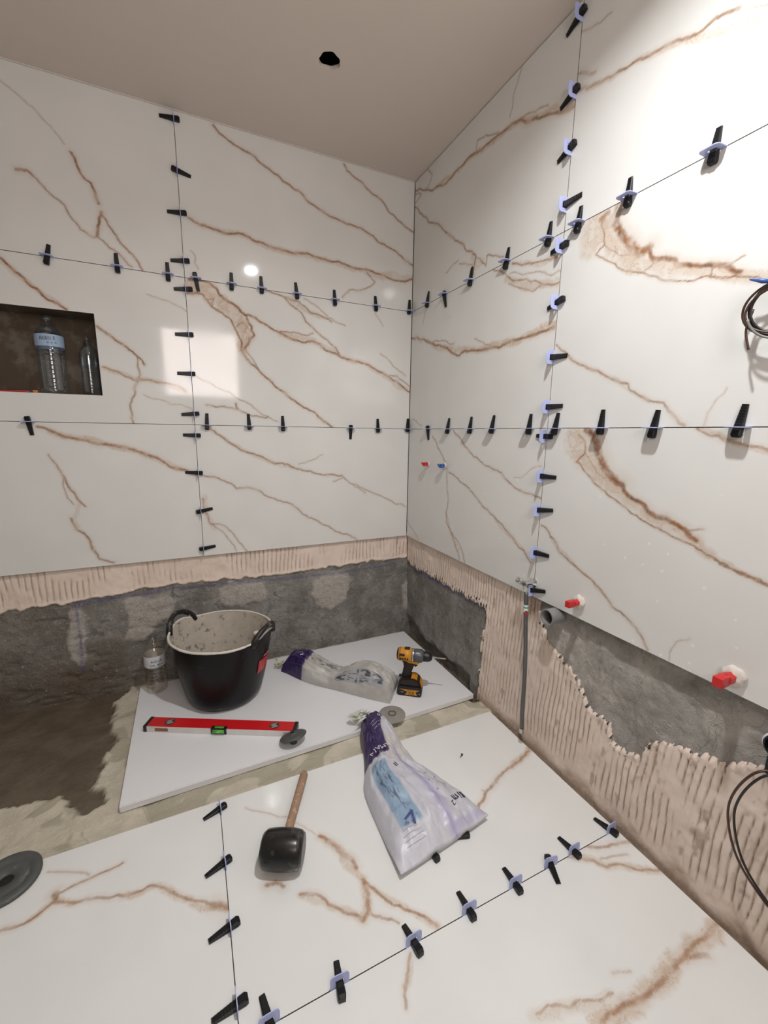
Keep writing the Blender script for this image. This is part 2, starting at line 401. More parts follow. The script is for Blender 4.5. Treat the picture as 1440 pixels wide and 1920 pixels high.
    ["BA","c",0.0033,0.6,[[-0.445,0.722],[-0.514,0.681],[-0.571,0.6]]],
    ["BA","w",0.0114,0.5,[[-0.397,0.804],[-0.436,0.72],[-0.517,0.649]]],
    ["BA","c",0.0037,0.4,[[0.006,0.695],[-0.06,0.652],[-0.142,0.604]]],
    ["BA","c",0.0036,0.7,[[-0.43,1.195],[-0.523,1.123],[-0.588,1.084],[-0.653,1.061],[-0.72,1.04],[-0.775,1.03],[-0.843,0.987],[-0.913,0.968],[-0.992,0.958]]],
    ["BA","c",0.0037,0.7,[[-0.401,0.999],[-0.533,0.955],[-0.634,0.905],[-0.717,0.861],[-0.752,0.846],[-0.796,0.828],[-0.861,0.789],[-0.899,0.758],[-0.928,0.753],[-0.967,0.717]]],
    ["BA","w",0.0093,0.45,[[-0.752,0.846],[-0.861,0.789],[-0.928,0.753]]],
    ["BA","c",0.0022,0.35,[[-0.846,1.018],[-0.888,1.022],[-0.93,1.056],[-0.979,1.071]]],
    ["TB","c",0.0036,0.85,[[-1.005,2.171],[-1.035,2.158],[-1.079,2.144],[-1.112,2.137],[-1.153,2.128],[-1.193,2.123],[-1.24,2.108],[-1.275,2.1],[-1.317,2.081],[-1.34,2.075],[-1.371,2.079],[-1.417,2.062]]],
    ["TB","w",0.0116,0.55,[[-1.317,2.079],[-1.361,2.054],[-1.394,2.039],[-1.428,2.029],[-1.473,2.009]]],
    ["TB","w",0.0077,0.45,[[-1.035,2.157],[-1.193,2.123],[-1.313,2.082]]],
    ["TB","c",0.002,0.5,[[-1.418,2.059],[-1.446,2.041],[-1.47,2.029]]],
    ["TB","c",0.0038,0.55,[[-0.995,2.219],[-1.025,2.2],[-1.056,2.184]]],
    ["TB","c",0.0027,0.45,[[-0.988,2.324],[-1.024,2.309],[-1.092,2.296]]],
    ["MB","w",0.0469,0.75,[[-1.106,1.799],[-1.092,1.77],[-1.105,1.726]]],
    ["MB","w",0.0262,0.75,[[-1.135,1.74],[-1.193,1.667],[-1.26,1.62]]],
    ["MB","w",0.0168,0.6,[[-1.26,1.62],[-1.333,1.589],[-1.41,1.559],[-1.467,1.54],[-1.549,1.501]]],
    ["MB","c",0.0105,1,[[-1.177,1.795],[-1.175,1.774],[-1.171,1.757],[-1.19,1.728],[-1.21,1.698],[-1.234,1.673],[-1.256,1.653],[-1.279,1.653]]],
    ["MB","c",0.0057,1,[[-1.279,1.653],[-1.292,1.627],[-1.325,1.616],[-1.348,1.604],[-1.359,1.587],[-1.388,1.579],[-1.428,1.566],[-1.465,1.553],[-1.496,1.53]]],
    ["MB","c",0.0023,0.6,[[-1.465,1.553],[-1.485,1.556],[-1.501,1.561]]],
    ["MB","c",0.0084,0.8,[[-1.145,1.79],[-1.124,1.785],[-1.148,1.764],[-1.167,1.774]]],
    ["MB","c",0.0024,0.85,[[-1.121,1.784],[-1.141,1.734],[-1.144,1.709],[-1.118,1.693],[-1.137,1.68],[-1.192,1.638],[-1.227,1.616],[-1.274,1.597],[-1.313,1.575],[-1.35,1.556],[-1.373,1.548],[-1.413,1.542],[-1.439,1.537],[-1.486,1.525],[-1.52,1.512],[-1.55,1.496]]],
    ["MB","c",0.0021,0.5,[[-1.144,1.709],[-1.175,1.684],[-1.202,1.662],[-1.233,1.657]]],
    ["MB","c",0.002,0.5,[[-1.27,1.6],[-1.297,1.611],[-1.309,1.619]]],
    ["MB","c",0.0018,0.5,[[-1.436,1.538],[-1.439,1.55],[-1.438,1.559]]],
    ["MB","c",0.0033,0.7,[[-0.999,1.466],[-1.046,1.432],[-1.084,1.4],[-1.14,1.374],[-1.189,1.351],[-1.237,1.328],[-1.266,1.319],[-1.272,1.304],[-1.294,1.291],[-1.332,1.269],[-1.369,1.263],[-1.391,1.238],[-1.415,1.211],[-1.428,1.205]]],
    ["MB","w",0.0069,0.35,[[-1.046,1.432],[-1.189,1.35],[-1.332,1.269]]],
    ["MB","c",0.0021,0.3,[[-1.472,1.205],[-1.478,1.238],[-1.507,1.287]]],
    ["MB","c",0.0019,0.3,[[-1.456,1.801],[-1.479,1.793],[-1.507,1.782]]],
    ["BB","c",0.0032,0.6,[[-1.458,1.198],[-1.505,1.181],[-1.542,1.166],[-1.576,1.158],[-1.602,1.151]]],
    ["BB","w",0.008,0.6,[[-1.462,1.197],[-1.542,1.165],[-1.602,1.15]]],
    ["BB","w",0.0412,0.75,[[-1.101,1.175],[-1.121,1.13],[-1.157,1.094]]],
    ["BB","w",0.0249,0.75,[[-1.157,1.094],[-1.212,1.058],[-1.277,1.021]]],
    ["BB","w",0.0171,0.65,[[-1.278,1.018],[-1.346,0.981],[-1.421,0.952],[-1.488,0.93],[-1.527,0.902]]],
    ["BB","w",0.0081,0.6,[[-1.527,0.902],[-1.584,0.883],[-1.644,0.868]]],
    ["BB","c",0.0115,1,[[-1.148,1.195],[-1.173,1.18],[-1.187,1.157],[-1.194,1.13],[-1.212,1.101],[-1.233,1.075],[-1.252,1.058],[-1.284,1.041]]],
    ["BB","c",0.0064,1,[[-1.284,1.041],[-1.295,1.023],[-1.316,1.009],[-1.354,0.997],[-1.367,0.979],[-1.407,0.969],[-1.437,0.961],[-1.465,0.949],[-1.494,0.929]]],
    ["BB","c",0.0026,0.6,[[-1.465,0.949],[-1.484,0.953],[-1.505,0.96]]],
    ["BB","c",0.0028,0.85,[[-1.121,1.18],[-1.148,1.153],[-1.151,1.123],[-1.121,1.094],[-1.134,1.093],[-1.149,1.076],[-1.194,1.037],[-1.241,1.009],[-1.285,0.989],[-1.328,0.964],[-1.371,0.947],[-1.418,0.934],[-1.446,0.924],[-1.482,0.917],[-1.521,0.901],[-1.551,0.886],[-1.578,0.881],[-1.61,0.874],[-1.645,0.866]]],
    ["BB","c",0.003,0.85,[[-1.539,0.893],[-1.578,0.881],[-1.61,0.876],[-1.645,0.866]]],
    ["BB","c",0.0022,0.5,[[-1.151,1.123],[-1.18,1.093],[-1.198,1.07],[-1.231,1.049]]],
    ["BB","c",0.0037,0.7,[[-1.002,0.864],[-1.047,0.834],[-1.088,0.792],[-1.144,0.767],[-1.19,0.748],[-1.247,0.723],[-1.273,0.704],[-1.301,0.679],[-1.357,0.659],[-1.387,0.637],[-1.417,0.601]]],
    ["BB","w",0.0077,0.4,[[-1.047,0.834],[-1.19,0.748],[-1.273,0.707]]],
    ["BB","c",0.0023,0.35,[[-1.475,0.6],[-1.481,0.644],[-1.515,0.681]]],
    ["FL","c",0.0038,0.8,[[-1.593,-0.976],[-1.561,-0.981],[-1.535,-0.978],[-1.514,-0.966],[-1.493,-0.952]]],
    ["FL","c",0.0037,0.75,[[-1.493,-0.952],[-1.496,-0.932],[-1.465,-0.927],[-1.437,-0.923],[-1.411,-0.92],[-1.383,-0.918],[-1.351,-0.91]]],
    ["FL","c",0.0031,0.5,[[-1.53,-0.856],[-1.474,-0.882],[-1.428,-0.91]]],
    ["FL","c",0.004,0.7,[[-1.493,-0.952],[-1.447,-0.976],[-1.4,-0.984],[-1.335,-1.009],[-1.303,-1.012],[-1.267,-1.012],[-1.228,-1.046],[-1.182,-1.088],[-1.138,-1.118],[-1.097,-1.147]]],
    ["FL","w",0.0116,0.7,[[-1.532,-0.976],[-1.493,-0.949],[-1.447,-0.975]]],
    ["FL","w",0.0119,0.6,[[-1.335,-1.009],[-1.266,-1.015],[-1.182,-1.088],[-1.097,-1.147]]],
    ["FL","c",0.0097,0.7,[[-1.129,-1.125],[-1.097,-1.146]]],
    ["FL","c",0.0069,0.9,[[-1.498,-0.93],[-1.49,-0.953]]],
    ["FC","c",0.0057,0.9,[[-0.834,-1.056],[-0.799,-1.106],[-0.779,-1.146],[-0.767,-1.188]]],
    ["FC","c",0.0051,0.9,[[-0.761,-1.223],[-0.763,-1.26],[-0.777,-1.301],[-0.797,-1.311]]],
    ["FC","c",0.0039,0.8,[[-0.797,-1.311],[-0.834,-1.276],[-0.865,-1.241],[-0.885,-1.207],[-0.924,-1.19]]],
    ["FC","c",0.0039,0.85,[[-0.761,-1.223],[-0.74,-1.266],[-0.702,-1.318],[-0.656,-1.365],[-0.637,-1.396]]],
    ["FC","c",0.0034,0.7,[[-0.777,-1.301],[-0.749,-1.328],[-0.72,-1.352]]],
    ["FC","c",0.0061,0.8,[[-0.999,-1.132],[-0.976,-1.134],[-0.959,-1.153]]],
    ["FC","w",0.0126,0.6,[[-0.834,-1.056],[-0.789,-1.125],[-0.761,-1.223],[-0.77,-1.277],[-0.796,-1.309]]],
    ["FC","w",0.0098,0.5,[[-0.924,-1.19],[-0.865,-1.241],[-0.797,-1.311]]],
    ["FC","w",0.0098,0.5,[[-0.746,-1.255],[-0.69,-1.329],[-0.637,-1.396]]],
    ["FC","c",0.0029,0.4,[[-1.022,-0.868],[-0.985,-0.899],[-0.949,-0.927],[-0.904,-0.955]]],
    ["FC","c",0.0028,0.3,[[-0.904,-0.955],[-0.881,-0.993],[-0.834,-1.056]]],
    ["FC","c",0.0055,0.75,[[0.021,-1.026],[-0.015,-1.052],[-0.066,-1.067],[-0.135,-1.086],[-0.186,-1.097],[-0.246,-1.122],[-0.283,-1.134],[-0.347,-1.175]]],
    ["FC","w",0.0145,0.6,[[0.017,-1.03],[-0.042,-1.061],[-0.126,-1.084]]],
    ["FC","c",0.0036,0.5,[[-0.289,-1.124],[-0.283,-1.134]]],
    ["FD","c",0.0045,0.7,[[-0.15,-1.399],[-0.086,-1.428],[-0.048,-1.436],[-0.004,-1.447]]],
    ["FD","c",0.0043,0.65,[[-0.211,-1.402],[-0.187,-1.413],[-0.149,-1.443],[-0.132,-1.47],[-0.087,-1.482],[-0.008,-1.535]]],
    ["FD","c",0.0035,0.45,[[-0.125,-1.446],[-0.087,-1.456],[-0.046,-1.47]]],
    ["FD","w",0.0152,0.5,[[-0.187,-1.413],[-0.129,-1.468],[-0.008,-1.535]]],
    ["FD","c",0.0056,0.75,[[-0.01,-1.676],[-0.077,-1.679],[-0.137,-1.68],[-0.193,-1.685],[-0.241,-1.689],[-0.33,-1.687],[-0.418,-1.679]]],
    ["FD","w",0.0224,0.75,[[-0.012,-1.678],[-0.132,-1.681],[-0.223,-1.687],[-0.33,-1.687],[-0.428,-1.674]]],
    ["FD","c",0.0054,0.6,[[-0.097,-1.703],[-0.124,-1.693],[-0.149,-1.686]]],
    ["FD","c",0.0031,0.35,[[-0.329,-1.634],[-0.308,-1.641],[-0.288,-1.649]]],
    ["FD","c",0.0029,0.6,[[-0.534,-1.614],[-0.472,-1.629],[-0.42,-1.642],[-0.359,-1.657]]],
    ["FD","w",0.0146,0.45,[[-0.542,-1.614],[-0.473,-1.63],[-0.373,-1.657]]],
    ["FD","c",0.0034,0.6,[[-0.723,-1.417],[-0.741,-1.442],[-0.761,-1.463],[-0.775,-1.495]]],
    ["FD","w",0.0086,0.4,[[-0.728,-1.423],[-0.761,-1.464]]],
]
CLIPS = {
    "BV": [[-1.077,2.372,-1.058,2.366,-1.13,2.364],[-1.082,2.193,-1.1,2.192,-1.03,2.179],[-1.079,2.042,-1.055,2.039,-1.127,2.034],[-1.079,1.864,-1.055,1.863,-1.129,1.856],[-1.081,1.756,-1.052,1.755,-1.123,1.748],[-1.079,1.577,-1.06,1.575,-1.132,1.571],[-1.08,1.417,-1.063,1.417,-1.135,1.416],[-1.079,1.248,-1.058,1.25,-1.13,1.244],[-1.079,1.155,-1.064,1.155,-1.124,1.156],[-1.081,0.988,-1.059,0.989,-1.133,0.993],[-1.081,0.811,-1.101,0.809,-1.026,0.822],[-1.087,0.633,-1.099,0.634,-1.024,0.642]],
    "BU": [[-1.539,1.803,-1.538,1.771,-1.525,1.841],[-1.318,1.805,-1.316,1.781,-1.318,1.851],[-1.141,1.804,-1.139,1.777,-1.139,1.849],[-1.037,1.808,-1.04,1.827,-1.028,1.754],[-0.895,1.804,-0.897,1.777,-0.895,1.85],[-0.768,1.801,-0.771,1.782,-0.772,1.854],[-0.61,1.801,-0.613,1.782,-0.618,1.851],[-0.426,1.8,-0.43,1.778,-0.432,1.846],[-0.21,1.802,-0.214,1.779,-0.217,1.85],[-0.021,1.8,-0.026,1.789,-0.021,1.857]],
    "BL": [[-1.664,1.2,-1.664,1.219,-1.657,1.151],[-1.03,1.2,-1.031,1.182,-1.027,1.249],[-0.848,1.199,-0.845,1.185,-0.847,1.252],[-0.692,1.202,-0.695,1.179,-0.695,1.25],[-0.345,1.201,-0.348,1.211,-0.348,1.141],[-0.191,1.201,-0.195,1.178,-0.196,1.25],[-0.014,1.204,-0.022,1.184,-0.017,1.255]],
    "RL": [[-0.21,1.203,-0.226,1.216,-0.231,1.145],[-0.39,1.2,-0.402,1.178,-0.41,1.248],[-0.563,1.2,-0.575,1.179,-0.58,1.25],[-0.708,1.199,-0.715,1.18,-0.724,1.252],[-0.912,1.198,-0.922,1.178,-0.924,1.25],[-1.03,1.198,-1.042,1.179,-1.049,1.249],[-1.201,1.201,-1.21,1.181,-1.209,1.252],[-1.357,1.2,-1.362,1.174,-1.368,1.244],[-1.545,1.2,-1.549,1.178,-1.555,1.249]],
    "RU": [[-0.165,1.807,-0.184,1.785,-0.191,1.854],[-0.317,1.805,-0.34,1.817,-0.357,1.737],[-0.514,1.807,-0.526,1.782,-0.53,1.851],[-0.733,1.805,-0.745,1.778,-0.752,1.846],[-0.933,1.805,-0.939,1.781,-0.942,1.853],[-1.049,1.803,-1.053,1.776,-1.056,1.848],[-1.208,1.806,-1.216,1.777,-1.213,1.849],[-1.411,1.806,-1.417,1.775,-1.419,1.849]],
    "RV": [[-0.981,2.367,-1.0,2.364,-0.946,2.348],[-0.991,2.177,-0.999,2.181,-0.945,2.168],[-0.991,2.03,-1.003,2.032,-0.953,2.019],[-0.991,1.876,-0.993,1.869,-1.057,1.874],[-0.992,1.76,-1.01,1.76,-0.953,1.757],[-0.99,1.596,-1.019,1.595,-0.959,1.583],[-0.992,1.429,-0.993,1.428,-1.053,1.425],[-0.992,1.27,-0.99,1.268,-1.053,1.269],[-0.994,1.173,-1.02,1.172,-0.948,1.174],[-0.992,1.037,-0.99,1.037,-1.056,1.038],[-0.991,0.918,-0.991,0.917,-1.055,0.926],[-0.993,0.763,-0.993,0.764,-1.052,0.766],[-0.998,0.621,-1.001,0.619,-1.05,0.631]],
    "FX": [[-1.092,-0.845,-1.074,-0.851,-1.146,-0.875],[-1.096,-1.028,-1.075,-1.025,-1.147,-1.049],[-1.096,-1.195,-1.071,-1.2,-1.145,-1.214],[-1.095,-1.348,-1.073,-1.351,-1.143,-1.357]],
    "FY": [[-1.038,-1.404,-1.045,-1.413,-1.052,-1.363],[-0.889,-1.404,-0.899,-1.434,-0.889,-1.361],[-0.707,-1.404,-0.714,-1.434,-0.722,-1.364],[-0.549,-1.399,-0.557,-1.426,-0.555,-1.355],[-0.4,-1.401,-0.411,-1.427,-0.407,-1.356],[-0.274,-1.4,-0.27,-1.377,-0.299,-1.452],[-0.184,-1.399,-0.198,-1.424,-0.203,-1.353],[-0.027,-1.396,-0.049,-1.424,-0.061,-1.352]],
}
SHAPES = {
    "back_mortar_low": [[-1.85,0.436],[-1.764,0.437],[-1.706,0.434],[-1.6,0.44],[-1.416,0.453],[-1.245,0.466],[-1.045,0.458],[-0.846,0.449],[-0.629,0.452],[-0.392,0.452],[-0.2,0.453],[-0.002,0.455]],
    "right_cement_corner": [[0.027,0.437],[-0.091,0.417],[-0.276,0.422],[-0.441,0.43],[-0.532,0.422],[-0.634,0.432],[-0.71,0.432],[-0.715,0.41],[-0.702,0.316],[-0.695,0.183],[-0.692,0.043],[-0.687,-0.028],[0.031,-0.043]],
    "right_cement_patch": [[-1.003,0.577],[-1.038,0.5],[-1.062,0.438],[-1.146,0.41],[-1.211,0.378],[-1.239,0.337],[-1.271,0.304],[-1.321,0.319],[-1.349,0.255],[-1.39,0.261],[-1.424,0.263],[-1.443,0.327],[-1.475,0.363],[-1.517,0.376],[-1.564,0.387],[-1.604,0.407],[-1.64,0.421],[-1.683,0.451],[-1.699,0.453],[-1.753,0.459],[-1.732,0.597],[-1.677,0.599],[-1.385,0.593]],
    "brown_screed": [[-2.018,0.048],[-1.909,0.029],[-1.666,0.014],[-1.444,0.023],[-1.469,-0.08],[-1.461,-0.284],[-1.444,-0.355],[-1.46,-0.435],[-1.482,-0.523],[-1.478,-0.563],[-1.444,-0.641],[-1.486,-0.653],[-1.535,-0.613],[-1.635,-0.547],[-1.732,-0.538],[-1.813,-0.527]],
    "patches": [[[-1.024,0.413],[-0.985,0.443],[-0.872,0.438],[-0.8,0.408],[-0.791,0.358],[-0.825,0.316],[-0.954,0.324],[-1.022,0.349]],[[-0.558,0.373],[-0.513,0.418],[-0.391,0.42],[-0.329,0.371],[-0.345,0.31],[-0.377,0.236],[-0.455,0.202],[-0.516,0.228],[-0.565,0.298]],[[-1.43,0.411],[-1.373,0.433],[-1.277,0.417],[-1.214,0.375],[-1.231,0.298],[-1.288,0.281],[-1.359,0.215],[-1.432,0.23],[-1.413,0.331]],[[-0.007,0.276],[0.028,0.311],[0.077,0.281],[0.088,0.176],[0.053,0.095],[0.004,0.139]],[[-1.622,0.419],[-1.575,0.411],[-1.577,0.261],[-1.603,0.138],[-1.647,0.174]]],
    "chalk": [[[-1.602,0.43],[-1.418,0.435],[-1.247,0.444],[-1.047,0.436],[-0.847,0.429],[-0.629,0.419],[-0.392,0.414],[-0.063,0.423]],[[-1.598,0.415],[-1.597,0.29],[-1.603,0.112]]],
    "chalk_r": [[[-0.057,0.403],[-0.366,0.415],[-0.529,0.418],[-0.69,0.419]]],
}
# ------------------------------------------------------------------ materials
def tile_material(name, rough, base, cores):
    t = NT(name); p = t.pos()
    n1 = t.noise(70, 3, 0.62, p); n2 = t.noise(16, 3, 0.62, p); n3 = t.noise(5, 1, 0.5, p); n4 = t.noise(24, 3, 0.62, p, 0.8)
    c1 = t.math('SUBTRACT', n1, 0.5); c2 = t.math('SUBTRACT', n2, 0.5)
    q = t.math('ADD', t.attr('vein'), t.math('ADD', t.math('MULTIPLY', c1, 1.15), t.math('MULTIPLY', c2, 1.7)))
    s = t.attr('vein_strength')
    core = t.math('MULTIPLY', t.mr(q, 0.2, 1.65, 1, 0), t.math('MULTIPLY', s, t.mr(n2, 0.30, 0.58, 0.30, 1.05)))
    halo = t.math('MULTIPLY', t.mr(t.math('ADD', t.attr('vein'), t.math('MULTIPLY', c2, 3.5)), 0.0, 4.6, 1, 0), t.math('MULTIPLY', s, 0.42))
    wq = t.math('ADD', t.attr('wash'), t.math('ADD', t.math('MULTIPLY', c2, 1.1), t.math('MULTIPLY', c1, 0.55)))
    wash = t.math('MULTIPLY', t.mr(wq, 0.35, 1.2, 1, 0), t.math('MULTIPLY', t.attr('wash_strength'), t.mr(n4, 0.3, 0.65, 0.45, 1.0)))
    net = t.math('MULTIPLY', wash, t.mr(t.math('ABSOLUTE', t.math('SUBTRACT', n4, 0.5)), 0.0, 0.022, 0.6, 0.0))
    b = t.mix(t.mr(n3, 0.3, 0.7), base, tuple(x * 0.965 for x in base))
    b = t.mix(t.mr(n2, 0.62, 0.8, 0, 0.25), b, (base[0] * 0.93, base[1] * 0.94, base[2] * 0.95))
    b = t.mix(halo, b, (0.60, 0.45, 0.33))
    b = t.mix(t.math('MULTIPLY', wash, 0.85), b, (0.58, 0.435, 0.315))
    b = t.mix(net, b, (0.36, 0.19, 0.09))
    cc = t.mix(t.mr(n4, 0.35, 0.65), cores[0], cores[1])
    b = t.mix(t.math('MULTIPLY', core, 0.9, clamp=True), b, cc)
    if name == 'polished_marble_tile':   # dried white splashes low on the walls
        vo = t.n('ShaderNodeTexVoronoi'); vo.inputs['Scale'].default_value = 26; t.L(p, vo.inputs['Vector'])
        sep = t.n('ShaderNodeSeparateColor'); t.L(vo.outputs['Color'], sep.inputs[0]); sx = t.n('ShaderNodeSeparateXYZ'); t.L(p, sx.inputs[0])
        dot = t.math('MULTIPLY', t.mr(vo.outputs['Distance'], 0.09, 0.13, 1, 0), t.math('GREATER_THAN', sep.outputs[0], 0.86))
        dot = t.math('MULTIPLY', dot, t.math('MULTIPLY', t.mr(sx.outputs[2], 0.95, 1.1, 0.7, 0), t.mr(sx.outputs[0], -0.05, -0.01, 0, 1)))
        b = t.mix(dot, b, (0.87, 0.86, 0.84))
    t.set('Base Color', b)
    sm = t.noise(3.2, 2, 0.6, p)
    t.set('Roughness', t.mr(sm, 0.35, 0.75, rough, rough + 0.09)); t.set('Specular IOR Level', 0.5)
    return t.m
M_TILE = tile_material('polished_marble_tile', 0.055, (0.75, 0.745, 0.715), ((0.31, 0.12, 0.035), (0.17, 0.07, 0.028)))
M_FTILE = tile_material('polished_marble_floor', 0.04, (0.785, 0.785, 0.765), ((0.38, 0.17, 0.06), (0.25, 0.115, 0.048)))

def cement_material():
    t = NT('rough_cement'); p = t.pos()
    a = t.noise(7, 6, 0.65, p); b = t.noise(45, 6, 0.7, p); st = t.noise(9, 4, 0.6, p, 0.4, (1, 1, 0.25))
    c = t.mix(t.mr(a, 0.35, 0.65), (0.20, 0.188, 0.165), (0.345, 0.33, 0.30))
    c = t.mix(t.mr(st, 0.52, 0.68, 0, 0.5), c, (0.17, 0.163, 0.14))
    c = t.mix(t.mr(b, 0.52, 0.70, 0, 0.5), c, (0.47, 0.45, 0.42))
    crk = t.math('ABSOLUTE', t.math('SUBTRACT', t.noise(8, 5, 0.62, p, 0.7), 0.5))
    c = t.mix(t.math('MULTIPLY', t.mr(crk, 0.0, 0.012, 1, 0), t.mr(a, 0.5, 0.6, 0, 0.7)), c, (0.06, 0.055, 0.05))
    c = t.mix(t.math('MULTIPLY', t.attr('brown'), t.mr(a, 0.3, 0.6, 0.5, 0.95)), c, (0.135, 0.10, 0.068))
    c = t.mix(t.math('MULTIPLY', t.attr('patch'), t.mr(b, 0.3, 0.6, 0.6, 1.0)), c, (0.52, 0.48, 0.43))
    c = t.mix(t.math('MULTIPLY', t.attr('chalk'), t.mr(b, 0.4, 0.6, 0.2, 0.8)), c, (0.10, 0.09, 0.24))
    fl = t.noise(95, 3, 0.55, p)
    c = t.mix(t.mr(fl, 0.66, 0.72, 0, 0.75), c, (0.55, 0.52, 0.48))
    t.set('Base Color', c); t.set('Roughness', 0.85)
    t.bump(t.math('ADD', t.math('ADD', t.math('MULTIPLY', a, 1.8), t.math('MULTIPLY', b, 1.9)), t.mr(crk, 0.0, 0.015, 0, 0.3)), 0.8, 0.009)
    return t.m
M_CEMENT = cement_material()

def mortar_material(name, c0, c1, groove):
    t = NT(name); p = t.pos()
    a = t.noise(11, 5, 0.6, p); b = t.noise(80, 5, 0.7, p)
    c = t.mix(t.mr(a, 0.35, 0.65), c0, c1)
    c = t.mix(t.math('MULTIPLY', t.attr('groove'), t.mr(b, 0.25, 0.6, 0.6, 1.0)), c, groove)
    c = t.mix(t.mr(b, 0.66, 0.76, 0, 0.5), c, tuple(x * 0.6 for x in c1))
    t.set('Base Color', c); t.set('Roughness', 0.75)
    t.bump(t.math('ADD', t.math('MULTIPLY', a, 1.2), b), 0.35, 0.003)
    return t.m
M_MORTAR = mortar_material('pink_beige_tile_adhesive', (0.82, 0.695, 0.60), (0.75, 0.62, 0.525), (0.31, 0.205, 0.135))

def screed_material():
    t = NT('floor_screed'); p = t.pos()
    a = t.noise(9, 6, 0.65, p); b = t.noise(60, 6, 0.7, p); l = t.noise(3.5, 4, 0.6, p, 1.0)
    beige = t.mix(t.mr(a, 0.35, 0.65), (0.54, 0.49, 0.385), (0.66, 0.60, 0.48))
    beige = t.mix(t.mr(b, 0.58, 0.70, 0, 0.45), beige, (0.74, 0.69, 0.58))
    beige = t.mix(t.mr(l, 0.53, 0.565, 0, 0.75), beige, (0.40, 0.36, 0.27))
    brown = t.mix(t.mr(a, 0.35, 0.68), (0.105, 0.078, 0.05), (0.16, 0.125, 0.085))
    brown = t.mix(t.mr(b, 0.62, 0.75, 0, 0.5), brown, (0.25, 0.21, 0.16))
    t.set('Base Color', t.mix(t.attr('brown'), beige, brown)); t.set('Roughness', 0.7)
    t.bump(t.math('ADD', t.math('MULTIPLY', a, 1.8), b), 0.85, 0.007)
    return t.m
M_SCREED = screed_material()
M_PLASTER = plain('ceiling_paint', (0.70, 0.615, 0.54), 0.7, 0, 0.012, 6, bump=0.05)
M_WALLPAINT = plain('unfinished_wall_render', (0.48, 0.46, 0.43), 0.8, 0, 0.02, 6)
M_DARK = plain('dark_cavity', (0.012, 0.011, 0.01), 0.9)
M_BLACKPL = plain('black_plastic_wedge', (0.006, 0.006, 0.0065), 0.42, 0, 0.1, 40, ((0.30, 0.28, 0.25), 90, 0.68, 0.5), spec=0.35)
M_WHITE = plain('white_board', (0.78, 0.78, 0.79), 0.42, 0, 0.01, 8, ((0.5, 0.48, 0.44), 160, 0.70, 0.5))
def clip_material():
    t = NT('translucent_lavender_plastic'); t.set('Base Color', (0.46, 0.51, 0.83)); t.set('Roughness', 0.35); return t.m
M_CLIP = clip_material()
def emit(name, col, s):
    t = NT(name); t.set('Base Color', col); t.set('Emission Color', col); t.set('Emission Strength', s); return t.m
def glassy(name, col, rough=0.05, ior=1.2, alpha=0.35):
    t = NT(name)
    tr = t.n('ShaderNodeBsdfTransparent'); tr.inputs[0].default_value = (*col, 1)
    fr = t.n('ShaderNodeLayerWeight'); fr.inputs['Blend'].default_value = 0.35
    gl = t.n('ShaderNodeBsdfGlossy'); gl.inputs['Roughness'].default_value = rough; gl.inputs[0].default_value = (0.9, 0.95, 1, 1)
    mx = t.n('ShaderNodeMixShader'); f = t.mr(fr.outputs['Facing'], 0.0, 1.0, 0.07, alpha, False)
    t.L(f, mx.inputs[0]); t.L(tr.outputs[0], mx.inputs[1]); t.L(gl.outputs[0], mx.inputs[2]); t.L(mx.outputs[0], t.out.inputs['Surface'])
    return t.m
M_PET = glassy('clear_pet_plastic', (0.90, 0.93, 0.95), 0.08, 1.3, 0.6)
M_PETBROWN = glassy('clear_plastic_brown_tinted', (0.93, 0.89, 0.83), 0.1, 1.3, 0.6)
M_CHROME = plain('chrome', (0.75, 0.75, 0.74), 0.22, 1.0, 0.05)
M_STEEL = plain('steel', (0.62, 0.61, 0.59), 0.3, 1.0, 0.05)
M_RED = plain('red_plastic', (0.55, 0.02, 0.02), 0.35)
M_BLUE = plain('blue_plastic', (0.03, 0.10, 0.36), 0.35)
M_LEVELRED = plain('red_enamel', (0.60, 0.012, 0.016), 0.35, 0, 0.03, 20, ((0.75, 0.7, 0.65), 140, 0.735, 0.8))
M_ALU = plain('scuffed_aluminium', (0.72, 0.70, 0.68), 0.4, 0.35, 0.05, 40, ((0.5, 0.44, 0.38), 70, 0.6, 0.5))
M_BLACK = plain('black_plastic', (0.010, 0.010, 0.011), 0.4)
M_GREEN = plain('green_vial', (0.10, 0.38, 0.06), 0.15)
M_TUB = plain('black_rubber_tub', (0.0045, 0.0045, 0.005), 0.33, 0, 0.1, 20, ((0.42, 0.40, 0.37), 55, 0.645, 0.4), 0.12, spec=0.28)
M_LINING = plain('dried_mortar_lining', (0.50, 0.45, 0.38), 0.9, 0, 0.14, 22, ((0.13, 0.12, 0.11), 30, 0.535, 0.8), 0.8)
M_RIM = plain('mortar_crusted_rim', (0.68, 0.64, 0.57), 0.85, 0, 0.08, 60, ((0.06, 0.055, 0.05), 45, 0.60, 0.9), 0.5)
M_SPLASH = plain('black_rubber_splashed', (0.008, 0.008, 0.008), 0.45, 0, 0.1, 20, ((0.60, 0.57, 0.51), 60, 0.57, 0.8), 0.3)
M_WOOD = plain('stained_wood', (0.36, 0.225, 0.145), 0.6, 0, 0.12, 25, ((0.58, 0.48, 0.40), 60, 0.56, 0.7), 0.2)
M_ORANGEWOOD = plain('orange_wood', (0.34, 0.13, 0.035), 0.5, 0, 0.1, 30)
M_RUBBER = plain('black_rubber', (0.010, 0.0095, 0.009), 0.27, 0, 0.1, 12, ((0.10, 0.095, 0.09), 12, 0.50, 0.7), 0.1)
M_GREYDISC = plain('dark_grey_rubber', (0.085, 0.088, 0.085), 0.5, 0, 0.12, 30, ((0.25, 0.25, 0.24), 35, 0.6, 0.5))
